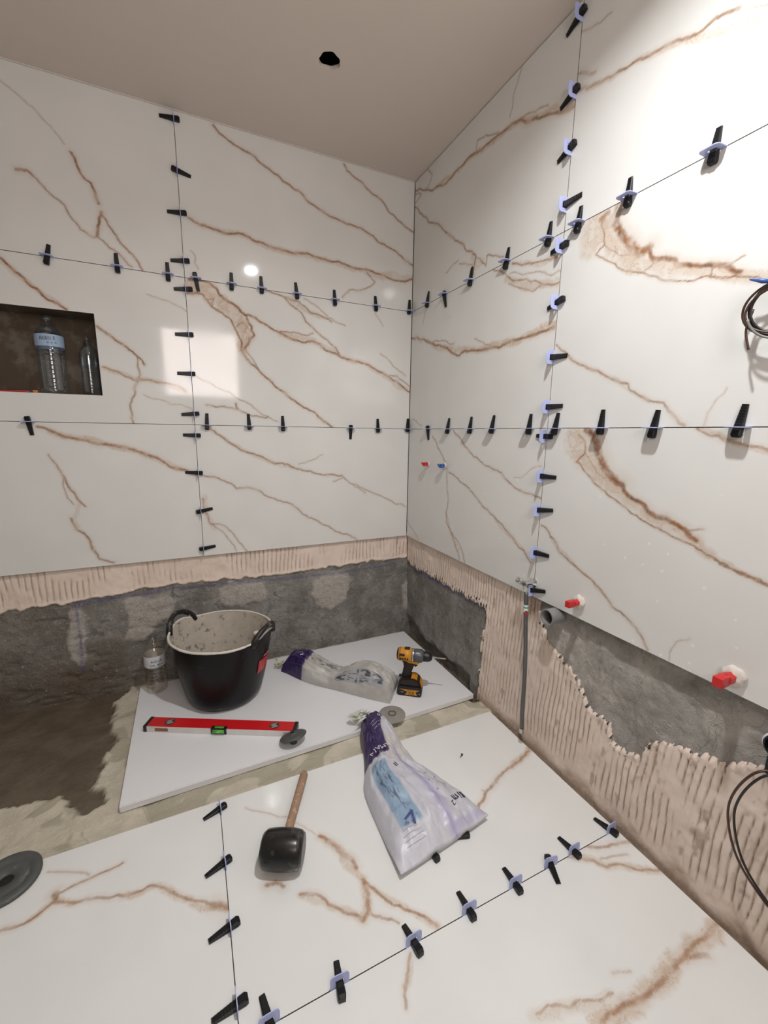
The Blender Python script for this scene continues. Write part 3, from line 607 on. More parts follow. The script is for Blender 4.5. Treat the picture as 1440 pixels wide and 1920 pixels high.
M_GREYDISC2 = plain('dusty_grey_disc', (0.27, 0.255, 0.225), 0.7, 0, 0.1, 25)
M_YELLOW = plain('yellow_plastic', (0.62, 0.27, 0.018), 0.4, 0, 0.05, 40)
M_DRILLDARK = plain('dark_brown_rubber', (0.022, 0.016, 0.012), 0.45, 0, 0.15, 50, ((0.20, 0.16, 0.12), 60, 0.64, 0.5))
M_GREYPL = plain('grey_plastic', (0.085, 0.095, 0.10), 0.3, 0, 0.1, 40)
M_PAPER = plain('white_label', (0.72, 0.74, 0.78), 0.5, 0, 0.02)
M_BLUELABEL = plain('blue_label', (0.35, 0.47, 0.62), 0.5, 0, 0.03)
M_INK = plain('dark_ink', (0.03, 0.035, 0.06), 0.6)
M_INKWHITE = plain('white_ink', (0.75, 0.73, 0.78), 0.6)
M_PIPE = plain('grey_pipe', (0.24, 0.24, 0.235), 0.45, 0, 0.05)
M_HOSE = plain('braided_hose', (0.125, 0.125, 0.125), 0.35, 0.4, 0.2, 300)
M_WIREBROWN = plain('brown_wire', (0.06, 0.026, 0.018), 0.35)
M_WIREBLACK = plain('black_wire', (0.015, 0.012, 0.011), 0.35)
M_WIREGREY = plain('grey_wire', (0.20, 0.195, 0.185), 0.35)
M_PLASTERLUMP = plain('white_plaster', (0.66, 0.60, 0.55), 0.85, 0, 0.05, 60, bump=0.6)
M_NICHE = plain('niche_brown_board', (0.085, 0.058, 0.036), 0.75, 0, 0.2, 9, ((0.19, 0.165, 0.13), 7, 0.5, 0.6), 0.4)
M_EDGE = plain('tile_body_edge', (0.15, 0.135, 0.12), 0.8)

# ------------------------------------------------------------------ room shell
XL, YF, ZC = -2.6, -2.75, 2.406
XB, YR = -1.0792, -0.9921                   # vertical joints of the two walls
Z0, Z1, Z2 = 0.5955, 1.2003, 1.8023         # foot of the tiling, lower joint, upper joint
FXJ, FY0, FYJ = -1.0948, -0.8079, -1.4040   # floor joints and the far edge of the floor tiles
NI = (-1.98, -1.4135, 1.310, 1.6205, 0.13)  # niche: x0, x1, z0, z1, depth

def struct(o):
    o['kind'] = 'structure'; return o
def setlabel(o, label): o['label'] = label; return o

def noisy_edge(X, Y, amp=0.012, sc=30, seed=3): return fbm(X, Y, sc, 4, seed) * amp

# --- wall_back: rough cement with patches; tiles and adhesive hang on it
us = np.unique(np.round(np.concatenate([np.arange(XL - 0.05, 0.085, 0.009), [NI[0], NI[1]]]), 5))
vs = np.unique(np.round(np.concatenate([np.arange(-0.05, 0.63, 0.009), [NI[2], NI[3], ZC + 0.03]]), 5))
X, Y = np.meshgrid(us, vs)
patch = np.zeros_like(X)
for k, pl in enumerate(SHAPES['patches']):
    patch = np.maximum(patch, sstep(0.007, -0.007, poly_sd(X, Y, pl) + noisy_edge(X, Y, 0.022, 25, k)))
chalk = np.zeros_like(X)
for pl in SHAPES['chalk']: chalk = np.maximum(chalk, sstep(0.011, 0.002, line_dist(X, Y, pl)))
brown = np.maximum(sstep(-1.28, -1.55, X + fbm(X, Y, 6, 3, 5) * 0.12) * sstep(0.42, 0.05, Y + fbm(X, Y, 7, 4, 8) * 0.16), 0.35 * sstep(-1.5, -1.7, X))
H = fbm(X, Y, 9, 5, 21) * 0.005 + fbm(X, Y, 40, 3, 22) * 0.0025 + patch * 0.006
ledge = np.abs(fbm(X * 0.45, Y * 1.6, 8, 4, 25)) 
H = H - 0.007 * np.exp(-(ledge / 0.045) ** 2) * sstep(-1.15, -1.35, X) - 0.003 * np.exp(-(ledge / 0.05) ** 2)
H = np.where(Y > 0.62, 0, H) - 0.025
H[vs > 0.61, :] = -0.025
cu, cv = np.meshgrid((us[1:] + us[:-1]) / 2, (vs[1:] + vs[:-1]) / 2)
keep = ~((cu > NI[0]) & (cu < NI[1]) & (cv > NI[2]) & (cv < NI[3]))
wall_back = struct(grid_obj('wall_back', 'B', us, vs, H, M_CEMENT, None, dict(patch=patch, chalk=chalk, brown=brown), keep))
setlabel(wall_back, 'left-hand wall with marble tiles above bare grey cement')

# --- wall_right
us = np.round(np.arange(YF - 0.05, 0.085, 0.009), 5)
vs = np.unique(np.round(np.concatenate([np.arange(-0.05, 0.63, 0.009), [ZC + 0.03]]), 5))
X, Y = np.meshgrid(us, vs)
chalk = np.zeros_like(X)
for pl in SHAPES['chalk_r']: chalk = np.maximum(chalk, sstep(0.02, 0.002, line_dist(X, Y, pl)))
patch = (0.5 + 0.5 * sstep(-0.1, 0.35, fbm(X, Y, 10, 4, 31))) * sstep(-0.95, -1.1, X) * 0.85
brown = np.maximum(sstep(-1.06, -0.99, X) * sstep(0.47, 0.56, Y) * sstep(-0.93, -0.97, X), 0.25 * sstep(0.2, 0.5, fbm(X, Y, 5, 3, 33)) * (X < -1.0))
rough = np.where(X < -0.95, 1.7, 0.9)
H = (fbm(X, Y, 11, 5, 41) * 0.005 + fbm(X, Y, 45, 3, 42) * 0.003) * rough
cav = sstep(0.10, 0.02, np.hypot((X + 0.03) / 1.4, Y - 0.02) + fbm(X, Y, 25, 3, 44) * 0.03) + 0.8 * sstep(0.06, 0.01, Y + 0.0 + fbm(X, Y, 18, 3, 46) * 0.03) * (X > -0.62)
H = H - 0.03 * np.clip(cav, 0, 1)
H[vs > 0.61, :] = 0
wall_right = struct(grid_obj('wall_right', 'R', us, vs, H - 0.025, M_CEMENT, None, dict(patch=patch, chalk=chalk, brown=brown)))
setlabel(wall_right, 'right-hand wall with marble tiles above ridged adhesive')

# --- floor: screed and adhesive bed under the tiles
us = np.round(np.arange(XL, 0.085, 0.008), 5); vs = np.unique(np.round(np.concatenate([[YF, -1.6, -1.2], np.arange(-0.86, 0.085, 0.008)]), 5))
X, Y = np.meshgrid(us, vs)
sd = poly_sd(X, Y, [[-2.7, 0.15], [-1.43, 0.15]] + SHAPES['brown_screed'][3:14] + [[-1.82, -0.56], [-2.7, -0.62]]) + noisy_edge(X, Y, 0.035, 16, 51) + noisy_edge(X, Y, 0.012, 60, 57)
brown = sstep(0.007, -0.007, sd)
H = -0.014 + fbm(X, Y, 10, 5, 52) * 0.0045 + fbm(X, Y, 35, 3, 53) * 0.0018 - brown * 0.010 + sstep(0.03, 0.0, np.abs(sd)) * (1 - brown) * 0.005
lip = sstep(0.035, 0.0, np.abs(Y + 0.79)) * 0.004
H = np.minimum(H + lip, -0.002)
H = np.where((Y < FY0 + 0.004), -0.018, H)
gap = sstep(-0.030, -0.012, X + fbm(X, Y, 20, 3, 58) * 0.012) * sstep(-0.72, -0.69, Y)
H = H - 0.02 * gap; brown = np.maximum(brown, gap)
floor = struct(grid_obj('floor', 'F', us, vs, H, M_SCREED, None, dict(brown=brown)))
setlabel(floor, 'floor with marble tiles, beige adhesive and brown screed')

# --- tiles
VT = {}
for i, (t, kind, w, s, pts) in enumerate(VEINS): VT.setdefault(t, []).append((kind, w, s, wiggle(pts, i)))
def tile(fr, u0, u1, v0, v1, parent, key=None, hole=None, step=0.0036, mat=None, thick=0.012):
    us = np.linspace(u0, u1, max(2, int(round((u1 - u0) / step)) + 1)) if key else np.array([u0, u1])
    vs = np.linspace(v0, v1, max(2, int(round((v1 - v0) / step)) + 1)) if key else np.array([v0, v1])
    if hole:
        us = np.unique(np.concatenate([us, [h for h in hole[:2] if u0 < h < u1]])); vs = np.unique(np.concatenate([vs, hole[2:4]]))
    X, Y = np.meshgrid(us, vs)
    A = dict(vein=np.full(X.shape, 6.0), vein_strength=np.zeros(X.shape), wash=np.full(X.shape, 6.0), wash_strength=np.zeros(X.shape))
    for kind, w, s, pts in VT.get(key, []):
        P = np.array(pts); m = 6 * w + 0.01
        iu = np.where((us > P[:, 0].min() - m) & (us < P[:, 0].max() + m))[0]; iv = np.where((vs > P[:, 1].min() - m) & (vs < P[:, 1].max() + m))[0]
        if len(iu) == 0 or len(iv) == 0: continue
        sl = (slice(iv[0], iv[-1] + 1), slice(iu[0], iu[-1] + 1))
        ww = max(w, 0.0022)
        d = line_dist(X[sl], Y[sl], pts) / ww
        a, b = ('vein', 'vein_strength') if kind == 'c' else ('wash', 'wash_strength')
        better = d < A[a][sl]
        A[b][sl] = np.where(better, s, A[b][sl]); A[a][sl] = np.minimum(d, A[a][sl])
    keep = None
    if hole:
        cu, cv = np.meshgrid((us[1:] + us[:-1]) / 2, (vs[1:] + vs[:-1]) / 2)
        keep = ~((cu > hole[0]) & (cu < hole[1]) & (cv > hole[2]) & (cv < hole[3]))
    o = grid_obj('floor_tile' if fr == 'F' else 'wall_tile', fr, us, vs, None, mat or (M_FTILE if fr == 'F' else M_TILE), parent, A, keep, thick, smooth=False, edge_mat=M_EDGE)
    return o
g = 0.0011
for (a, b, ks) in ((XB, -0.001, ('BR', 'MR', 'TR')), (XB - 1.2, XB, ('BL', 'ML', 'TL')), (XL + 0.003, XB - 1.2, (None,) * 3)):
    for (lo, hi, k) in ((Z0, Z1 - g, ks[0]), (Z1 + g, Z2 - g, ks[1]), (Z2 + g, ZC - 0.003, ks[2])):
        tile('B', a + g, b - g, lo, hi, wall_back, k, NI if k == 'ML' else None)
for (a, b, ks) in ((YR, -0.003, ('BA', 'MA', 'TA')), (YR - 1.2, YR, ('BB', 'MB', 'TB')), (YF + 0.003, YR - 1.2, (None,) * 3)):
    for (lo, hi, k) in ((Z0, Z1 - g, ks[0]), (Z1 + g, Z2 - g, ks[1]), (Z2 + g, ZC - 0.003, ks[2])):
        tile('R', a + g, b - g, lo, hi, wall_right, k)
for (a, b, ks) in ((FXJ, -0.004, ('FC', 'FD', None)), (FXJ - 1.2, FXJ, ('FL', None, None)), (XL + 0.003, FXJ - 1.2, (None,) * 3)):
    for (lo, hi, k) in ((FYJ + g, FY0, ks[0]), (FYJ - 0.6 + g, FYJ - g, ks[1]), (YF + 0.003, FYJ - 0.6 - g, ks[2])):
        tile('F', a + g, b - g, lo, hi, floor, k)

# --- adhesive beds with combed grooves (children of the walls)
def grooves(X, Y, period, seed, amp):
    ph = X + fbm(X, Y, 5, 2, seed) * 0.010 + fbm(X, Y * 0.6, 26, 2, seed + 2) * 0.0022
    fr = np.abs((ph / period) % 1.0 - 0.5) * 2           # 0 in the groove
    wob = 0.10 + 0.16 * vnoise(X * 60, Y * 26, seed + 3)
    on = sstep(-0.25, 0.15, fbm(X, Y * 0.6, 14, 3, seed + 5) + amp)
    return np.exp(-(fr / wob) ** 2) * on
us = np.arange(XL, 0.016, 0.0035); vs = np.arange(0.40, 0.611, 0.006)
X, Y = np.meshgrid(us, vs)
low = np.interp(X, [q[0] for q in SHAPES['back_mortar_low']], [q[1] for q in SHAPES['back_mortar_low']])
edge = Y - low + noisy_edge(X, Y, 0.016, 28, 61)
body = sstep(-0.001, 0.007, edge)
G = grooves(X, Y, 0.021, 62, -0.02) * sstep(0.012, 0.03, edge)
H = -0.026 - 0.004 + 0.0125 * body + 0.0035 * sstep(0.02, 0.006, edge) * body - 0.0060 * G + fbm(X, Y, 22, 4, 63) * 0.0035 + fbm(X, Y, 60, 3, 64) * 0.0014
ke = (edge[:-1, :-1] > -0.006)
mb = grid_obj('adhesive_bed', 'B', us, vs, H, M_MORTAR, wall_back, dict(groove=G * 0.8), ke)
mb['label'] = 'strip of pink-beige tile adhesive under the tiles'
us = np.arange(YF, 0.016, 0.003); vs = np.arange(-0.03, 0.611, 0.007)
X, Y = np.meshgrid(us, vs)
sd = np.minimum(poly_sd(X, Y, SHAPES['right_cement_corner'][:-1] + [[0.05, -0.06], [0.05, 0.437]]), poly_sd(X, Y, SHAPES['right_cement_patch'] + [[-1.2, 0.62], [-1.0, 0.62]]))
fing = grooves(X + (Y - 0.3) * 0.05, Y, 0.0185, 72, 0.5)
edge = sd + noisy_edge(X, Y, 0.022, 26, 71) + noisy_edge(X, Y, 0.010, 90, 78) - 0.022 * fing * (Y < 0.5)
body = sstep(-0.001, 0.007, edge)
far = sstep(-0.9, -0.7, X)                              # the corner strip is mostly smeared flat
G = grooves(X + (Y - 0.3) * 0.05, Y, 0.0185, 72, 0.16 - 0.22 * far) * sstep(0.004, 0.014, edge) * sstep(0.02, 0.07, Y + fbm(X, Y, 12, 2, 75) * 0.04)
H = -0.026 - 0.004 + 0.0135 * body + 0.003 * sstep(0.02, 0.006, edge) * body - 0.0062 * G + fbm(X, Y, 22, 4, 73) * 0.0035 + fbm(X, Y, 70, 3, 74) * 0.0012
H = H + sstep(0.03, 0.0, Y) * 0.004
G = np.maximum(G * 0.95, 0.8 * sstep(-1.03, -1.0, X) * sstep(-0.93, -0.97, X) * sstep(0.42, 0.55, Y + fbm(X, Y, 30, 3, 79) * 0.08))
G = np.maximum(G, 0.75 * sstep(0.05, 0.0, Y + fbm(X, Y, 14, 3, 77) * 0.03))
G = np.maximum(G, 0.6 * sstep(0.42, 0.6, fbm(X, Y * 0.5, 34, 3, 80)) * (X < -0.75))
ke = (edge[:-1, :-1] > -0.006)
mb = grid_obj('adhesive_bed', 'R', us, vs, H, M_MORTAR, wall_right, dict(groove=G), ke)
mb['label'] = 'combed pink-beige tile adhesive with vertical grooves'

# --- niche lining
x0, x1, z0, z1, dp = NI
nb = MB()
nb.add([(x0, -0.0005, z0), (x1, -0.0005, z0), (x1, dp, z0), (x0, dp, z0), (x0, -0.0005, z1), (x1, -0.0005, z1), (x1, dp, z1), (x0, dp, z1)],
       [(0, 1, 2, 3), (7, 6, 5, 4), (3, 2, 6, 7), (0, 3, 7, 4), (1, 5, 6, 2)])
o = nb.build('niche_lining', M_NICHE, wall_back, False, loc=tuple(-wall_back.location))
o['label'] = 'dark brown inside of the wall niche'

# --- ceiling with a round cut-out
HOLE = (-0.593, -0.473, 0.036)
bm = bmesh.new()
def ring_plate(bm, hx, hy, r, bx0, bx1, by0, by1, z, jit=0.0, n=48):
    inn = []; out = []
    for i in range(n):
        a = 2 * math.pi * i / n + math.pi / 4
        rr = r * (1 + jit * math.sin(3 * a + 1) + jit * 0.7 * math.sin(7 * a))
        inn.append(bm.verts.new((hx + rr * math.cos(a), hy + rr * math.sin(a), z)))
        c, s_ = math.cos(a), math.sin(a); k = min((bx1 - hx) / c if c > 1e-9 else (bx0 - hx) / c if c < -1e-9 else 1e9, (by1 - hy) / s_ if s_ > 1e-9 else (by0 - hy) / s_ if s_ < -1e-9 else 1e9)
        out.append(bm.verts.new((hx + k * c, hy + k * s_, z)))
    for i in range(n):
        j = (i + 1) % n; bm.faces.new((inn[i], out[i], out[j], inn[j]))
    return inn
S = 0.10
inn = ring_plate(bm, HOLE[0], HOLE[1], HOLE[2], HOLE[0] - S, HOLE[0] + S, HOLE[1] - S, HOLE[1] + S, ZC, 0.05)
up = [bm.verts.new((v.co.x, v.co.y, ZC + 0.013)) for v in inn]
for i in range(len(inn)): bm.faces.new((inn[i], inn[(i + 1) % len(inn)], up[(i + 1) % len(inn)], up[i]))
hx, hy = HOLE[0], HOLE[1]
for a0, a1, b0, b1 in ((XL, hx - S, YF, 0.03), (hx + S, 0.03, YF, 0.03), (hx - S, hx + S, YF, hy - S), (hx - S, hx + S, hy + S, 0.03)):
    bm.faces.new([bm.verts.new(q) for q in ((a0, b0, ZC), (a0, b1, ZC), (a1, b1, ZC), (a1, b0, ZC))])
me = bpy.data.meshes.new('ceiling'); bm.to_mesh(me); bm.free()
ceiling = struct(link('ceiling', me, M_PLASTER)); setlabel(ceiling, 'plain painted ceiling with one empty lamp cut-out')
cv = MB().lathe([(0.07, 0.013), (0.07, 0.10), (0.001, 0.10)], 24, TR(hx, hy, ZC), cap=False).build('lamp_cutout', M_DARK, ceiling, True)
cv['label'] = 'empty black round cut-out for a lamp'
# bead of sealant along the ceiling edges
trim = MB(); trim.tube([(XL, -0.002, ZC - 0.001), (-0.004, -0.002, ZC - 0.001)], 0.0028, 6); trim.build('trim_1', M_PLASTERLUMP, None, False)['kind'] = 'structure'
bpy.data.objects['trim_1']['label'] = 'thin pale sealant line between ceiling and left-hand wall'

# --- the two walls behind the camera
w = MB().box(XL - 0.12, XL, YF - 0.1, 0.03, -0.03, ZC + 0.02).build('wall_left', M_WALLPAINT, None, False); struct(w)
WX0, WX1, WZ0, WZ1 = -1.31, -0.56, 1.50, 2.19
w = MB()
for a in ((XL, WX0, -0.03, ZC), (WX1, 0.03, -0.03, ZC), (WX0, WX1, -0.03, WZ0), (WX0, WX1, WZ1, ZC)): w.box(a[0], a[1], YF - 0.12, YF, a[2], a[3])
struct(w.build('wall_front', M_WALLPAINT, None, False))
win = MB()
for a in ((WX0, WX0 + 0.03, WZ0, WZ1), (WX1 - 0.03, WX1, WZ0, WZ1), (WX0 + 0.03, WX1 - 0.03, WZ0, WZ0 + 0.03), (WX0 + 0.03, WX1 - 0.03, WZ1 - 0.03, WZ1)): win.box(a[0], a[1], YF - 0.09, YF - 0.04, a[2], a[3])
win = struct(win.build('glow_frame_1', M_PAPER, None, False)); setlabel(win, 'framed glowing pane added behind the viewer in place of a bright doorway')
MB().box(WX0 + 0.03, WX1 - 0.03, YF - 0.075, YF - 0.065, WZ0 + 0.03, WZ1 - 0.03).build('pane', emit('doorway_glow_pane', (1.0, 0.90, 0.87), PANE_STRENGTH), win, False)  # added glow panel in place of the lit room beyond a doorway

# --- the lit downlight
dl = thing('downlight', 'round white recessed downlight, lit, behind the empty cut-out', 'lamp', (LAMP[0], LAMP[1], LAMP[2] - 0.012))
MB().lathe([(0.036, 0.003), (0.038, 0.0), (0.048, 0.002), (0.052, 0.012), (0.036, 0.012)], 40, cap=False).build('ring', M_PAPER, dl, True)
MB().lathe([(0.0005, 0.006), (0.036, 0.006)], 32, cap=False).build('lens', emit('lamp_lens', (1, 0.96, 0.9), 6.0), dl, True)
ld = bpy.data.lights.new('downlight_light', 'AREA'); ld.shape = 'DISK'; ld.size = 0.066; ld.energy = LAMP_POWER; ld.color = (0.965, 0.985, 1.0); ld.spread = math.radians(154)
lo = bpy.data.objects.new('light', ld); COL.objects.link(lo); lo.parent = dl; lo.location = (0, 0, 0.003)
# ------------------------------------------------------------------ tile levelling wedges in their clips
def wedge_mesh():
    L = 0.072; n = 12; v = []; f = []
    prof = []
    for i in range(n + 1):
        y = -L / 2 + L * i / n; t = i / n
        zt = 0.0165 - 0.0115 * t
        if i == 0: zt -= 0.004
        prof.append((y, zt, 0.0092 - 0.0028 * t - (0.002 if i == 0 else 0)))
    rows = []
    for i, (y, zt, w) in enumerate(prof):
        a = [( -w, y, 0.0012), (-w, y, zt - 0.0015), (-w + 0.002, y, zt), (w - 0.002, y, zt), (w, y, zt - 0.0015), (w, y, 0.0012)]
        rows.append(a)
        if 2 < i < n:      # shallow teeth on the slope
            rows.append([(x, y + 0.0008, z - (0.0011 if z > 0.002 else 0)) for x, _, z in a])
    for a in rows: v += a
    for j in range(len(rows) - 1):
        for k in range(6):
            f.append((j * 6 + k, j * 6 + (k + 1) % 6, (j + 1) * 6 + (k + 1) % 6, (j + 1) * 6 + k))
    f.append(tuple(range(5, -1, -1))); f.append(tuple((len(rows) - 1) * 6 + k for k in range(6)))
    return MB().add(v, f).mesh('wedge')
def clip_mesh():
    # arch of thin plastic in the joint plane (local x along the joint, z out of the wall)
    out = [(-0.0215, -0.006), (-0.0215, 0.021)] + [(-0.0215 + 0.009 * (1 - math.cos(a)), 0.021 + 0.0115 * math.sin(a)) for a in (0.4, 0.8, 1.2, 1.57)]
    out = out + [(-x, z) for x, z in out[::-1]]
    inn = [(-0.0096, -0.006), (-0.0096, 0.0176), (0.0096, 0.0176), (0.0096, -0.006)]
    # strip mesh: outer boundary to inner boundary
    n = len(out); near = []
    for (x, z) in out:
        if z < 0: near.append((math.copysign(0.0096, x), -0.006))
        elif abs(x) > 0.0205: near.append((math.copysign(0.0096, x), 0.0165))
        else: near.append((max(-0.0096, min(0.0096, x)), 0.0176))
    v = []; f = []; th = 0.0009
    for y in (-th, th):
        v += [(x, y, z) for x, z in out] + [(x, y, z) for x, z in near]
    B = 2 * n
    for i in range(n - 1):
        f += [(i, i + 1, n + i + 1, n + i), (B + i, B + n + i, B + n + i + 1, B + i + 1), (i, B + i, B + i + 1, i + 1), (n + i, n + i + 1, B + n + i + 1, B + n + i)]
    f += [(0, n, B + n, B), (n - 1, B + n - 1, B + 2 * n - 1, 2 * n - 1)]
    return MB().add(v, f).mesh('clip')
WEDGE = wedge_mesh(); WEDGE.materials.append(M_BLACKPL)
CLIPM = clip_mesh(); CLIPM.materials.append(M_CLIP)
CLIPM.polygons.foreach_set('use_smooth', np.zeros(len(CLIPM.polygons), bool))
ORD = ['first', 'second', 'third', 'fourth', 'fifth', 'sixth', 'seventh', 'eighth', 'ninth', 'tenth', 'eleventh', 'twelfth', 'thirteenth']
LBL = {'BV': ('black levelling wedge, {} from the ceiling on the left-hand wall\'s vertical joint', 0, 'wedges on the left-hand vertical joint'),
       'BU': ('black levelling wedge, {} from the room corner along the left-hand wall\'s upper joint', 1, 'wedges on the left-hand upper joint'),
       'BL': ('black levelling wedge, {} from the room corner along the left-hand wall\'s lower joint', 1, 'wedges on the left-hand lower joint'),
       'RL': ('black levelling wedge, {} from the room corner along the right-hand wall\'s lower joint', 0, 'wedges on the right-hand lower joint'),
       'RU': ('black levelling wedge, {} from the room corner along the right-hand wall\'s upper joint', 0, 'wedges on the right-hand upper joint'),
       'RV': ('black levelling wedge, {} from the ceiling on the right-hand wall\'s vertical joint', 0, 'wedges on the right-hand vertical joint'),
       'FX': ('black levelling wedge, {} from the adhesive strip on the floor joint left of the mallet', 0, 'wedges on the left floor joint'),
       'FY': ('black levelling wedge, {} from the right-hand wall along the diagonal floor joint', 1, 'wedges on the right floor joint')}
JOINT = {'BV': (0, XB), 'BU': (1, Z2), 'BL': (1, Z1), 'RL': (1, Z1), 'RU': (1, Z2), 'RV': (0, YR), 'FX': (0, FXJ), 'FY': (1, FYJ)}
for key, rows in CLIPS.items():
    U, V, N, flip = FR[key[0]]
    lab, rev, grp = LBL[key]
    axis, jv = JOINT[key]
    for i, r in enumerate(rows):
        j = [r[0], r[1]]; j[axis] = jv
        k = len(rows) - 1 - i if rev else i
        d = np.array([r[4] - r[2], r[5] - r[3]]); d = d / np.hypot(*d)
        mid = np.array([(r[2] + r[4]) / 2 - j[0], (r[3] + r[5]) / 2 - j[1]])
        perp = np.array([0.0, 0.0]); perp[axis] = 1.0 if d[axis] > 0 else -1.0        # nominal wedge direction, square to the joint
        along = float(mid[axis] / (d[axis] if abs(d[axis]) > 0.3 else 1.0))
        along = max(-0.022, min(0.022, along))
        if along > 0 and along < 0.006: along = 0.006
        y3 = (U * float(perp[0]) + V * float(perp[1])); z3 = N; x3 = y3.cross(z3)
        e = thing('tile_leveller', lab.format(ORD[k]), 'tile leveller', group=grp)
        M = Matrix((x3, y3, z3)).transposed().to_4x4(); M.translation = U * j[0] + V * j[1]
        e.matrix_world = M
        dl3 = U * float(d[0]) + V * float(d[1])
        ang = math.atan2(-dl3.dot(x3), dl3.dot(y3))
        ang = max(-0.45, min(0.45, ang))
        w = bpy.data.objects.new('wedge', WEDGE); COL.objects.link(w); w.parent = e
        w.rotation_euler = (0, 0, ang)
        w.location = (-math.sin(ang) * along, math.cos(ang) * along, 0.0)
        c = bpy.data.objects.new('clip', CLIPM); COL.objects.link(c); c.parent = e
        if ang: c.rotation_euler = (0, 0, ang * 0.35)

# loose wedges half under the front bag, and a screw
def loose_wedge(x, y, rz, label):
    e = thing('loose_wedge', label, 'wedge', (x, y, 0.0), rz)
    w = bpy.data.objects.new('wedge', WEDGE); COL.objects.link(w); w.parent = e
loose_wedge(-0.558, -1.232, 0.12, 'loose black wedge poking out below the front bag')
loose_wedge(-0.462, -1.228, 1.25, 'loose black wedge lying crosswise under the front bag')
sc = thing('screw', 'tiny dark screw lying on the floor tile right of the front bag', 'screw', (-0.270, -0.972, 0.0), 0.5)
MB().tube([(-0.008, 0, 0.002), (0.004, 0, 0.002), (0.007, 0, 0.003)], [0.0006, 0.0018, 0.0018], 8).build('shank', M_BLACK, sc)
MB().lathe([(0.0018, 0), (0.0042, 0.002), (0.0042, 0.003)], 12, TR(0.007, 0, 0.0045) @ RY(math.pi / 2)).build('head', M_BLACK, sc)

# ------------------------------------------------------------------ shower tray board
tr = MB()
q = [(-1.386, -0.030), (-0.014, -0.022), (-0.004, -0.694), (-1.383, -0.719)][::-1]
bm = bmesh.new()
lo_ = [bm.verts.new((x, y, -0.012)) for x, y in q]; hi_ = [bm.verts.new((x, y, 0.012)) for x, y in q]
bm.faces.new(lo_[::-1]); bm.faces.new(hi_)
for i in range(4): bm.faces.new((lo_[i], lo_[(i + 1) % 4], hi_[(i + 1) % 4], hi_[i]))
bmesh.ops.recalc_face_normals(bm, faces=list(bm.faces))
bmesh.ops.bevel(bm, geom=list(bm.edges), offset=0.0025, segments=2, affect='EDGES')
me = bpy.data.meshes.new('shower_tray'); bm.to_mesh(me); bm.free()
tag(link('shower_tray', me, M_WHITE, smooth='auto'), 'large flat white board laid on adhesive in the corner, tools standing on it', 'shower tray')
ZT = 0.012

# ------------------------------------------------------------------ tub
tb = thing('builders_tub', 'black rubber builders tub crusted with pale mortar, on the white board', 'bucket', (-1.032, -0.232, ZT))
RB, RTOP, HT = 0.152, 0.211, 0.305
HA = [math.radians(142), math.radians(142 + 180)]      # handle azimuths
def rimlift(a):
    s = 0
    for h in HA:
        d = (a - h + math.pi) % (2 * math.pi) - math.pi
        s += math.exp(-(d / 0.30) ** 2)
    return s
def tub_shell(dr, z0, z1, n=72, m=18, lift=0.02, dent=0.0):
    v = []; f = []
    for j in range(m + 1):
        t = j / m; z = z0 + (z1 - z0) * t
        for i in range(n):
            a = 2 * math.pi * i / n
            r = RB + (RTOP - RB) * (t ** 0.85) + dr
            if t < 0.12: r -= 0.018 * (1 - t / 0.12) ** 2
            r *= 1 + 0.035 * t * math.cos(2 * (a - HA[0])) 
            r += dent * math.sin(5 * a + 7 * t) 
            v.append((r * math.cos(a), r * math.sin(a), z + lift * rimlift(a) * t ** 6))
    for j in range(m):
        for i in range(n):
            k = (i + 1) % n; f.append((j * n + i, j * n + k, (j + 1) * n + k, (j + 1) * n + i))
    return v, f, n, m
v, f, n, m = tub_shell(0.0, 0.0, HT, dent=0.0012); f.append(tuple(range(n - 1, -1, -1)))
MB().add(v, f).build('body', M_TUB, tb, True)
v, f, n, m = tub_shell(-0.006, 0.02, HT, dent=0.0012); f = [q[::-1] for q in f]; f.append(tuple(range(n)))
MB().add(v, f).build('lining', M_LINING, tb, True)
rim = []
for i in range(96):
    a = 2 * math.pi * i / 96; r = (RTOP - 0.003) * (1 + 0.035 * math.cos(2 * (a - HA[0])))
    rim.append((r * math.cos(a), r * math.sin(a), HT + 0.02 * rimlift(a) + 0.0006 * math.sin(9 * a)))
MB().tube(rim, [0.0042 + 0.0012 * random.random() for _ in rim], 8, closed=True).build('rim', M_RIM, tb, True)
for h in HA:
    pts = []
    for k in range(17):
        t = k / 16; d = (t - 0.5) * 0.80; a = h + d; hh = math.sin(math.pi * t)
        r = (RTOP - 0.002 + 0.010 * hh) * (1.03)
        pts.append((r * math.cos(a), r * math.sin(a), HT - 0.012 + 0.064 * hh ** 0.6))
    o = MB().tube(pts, [0.0135 - 0.0035 * math.sin(math.pi * k / 16) for k in range(17)], 10).build('handle', M_SPLASH, tb, True)
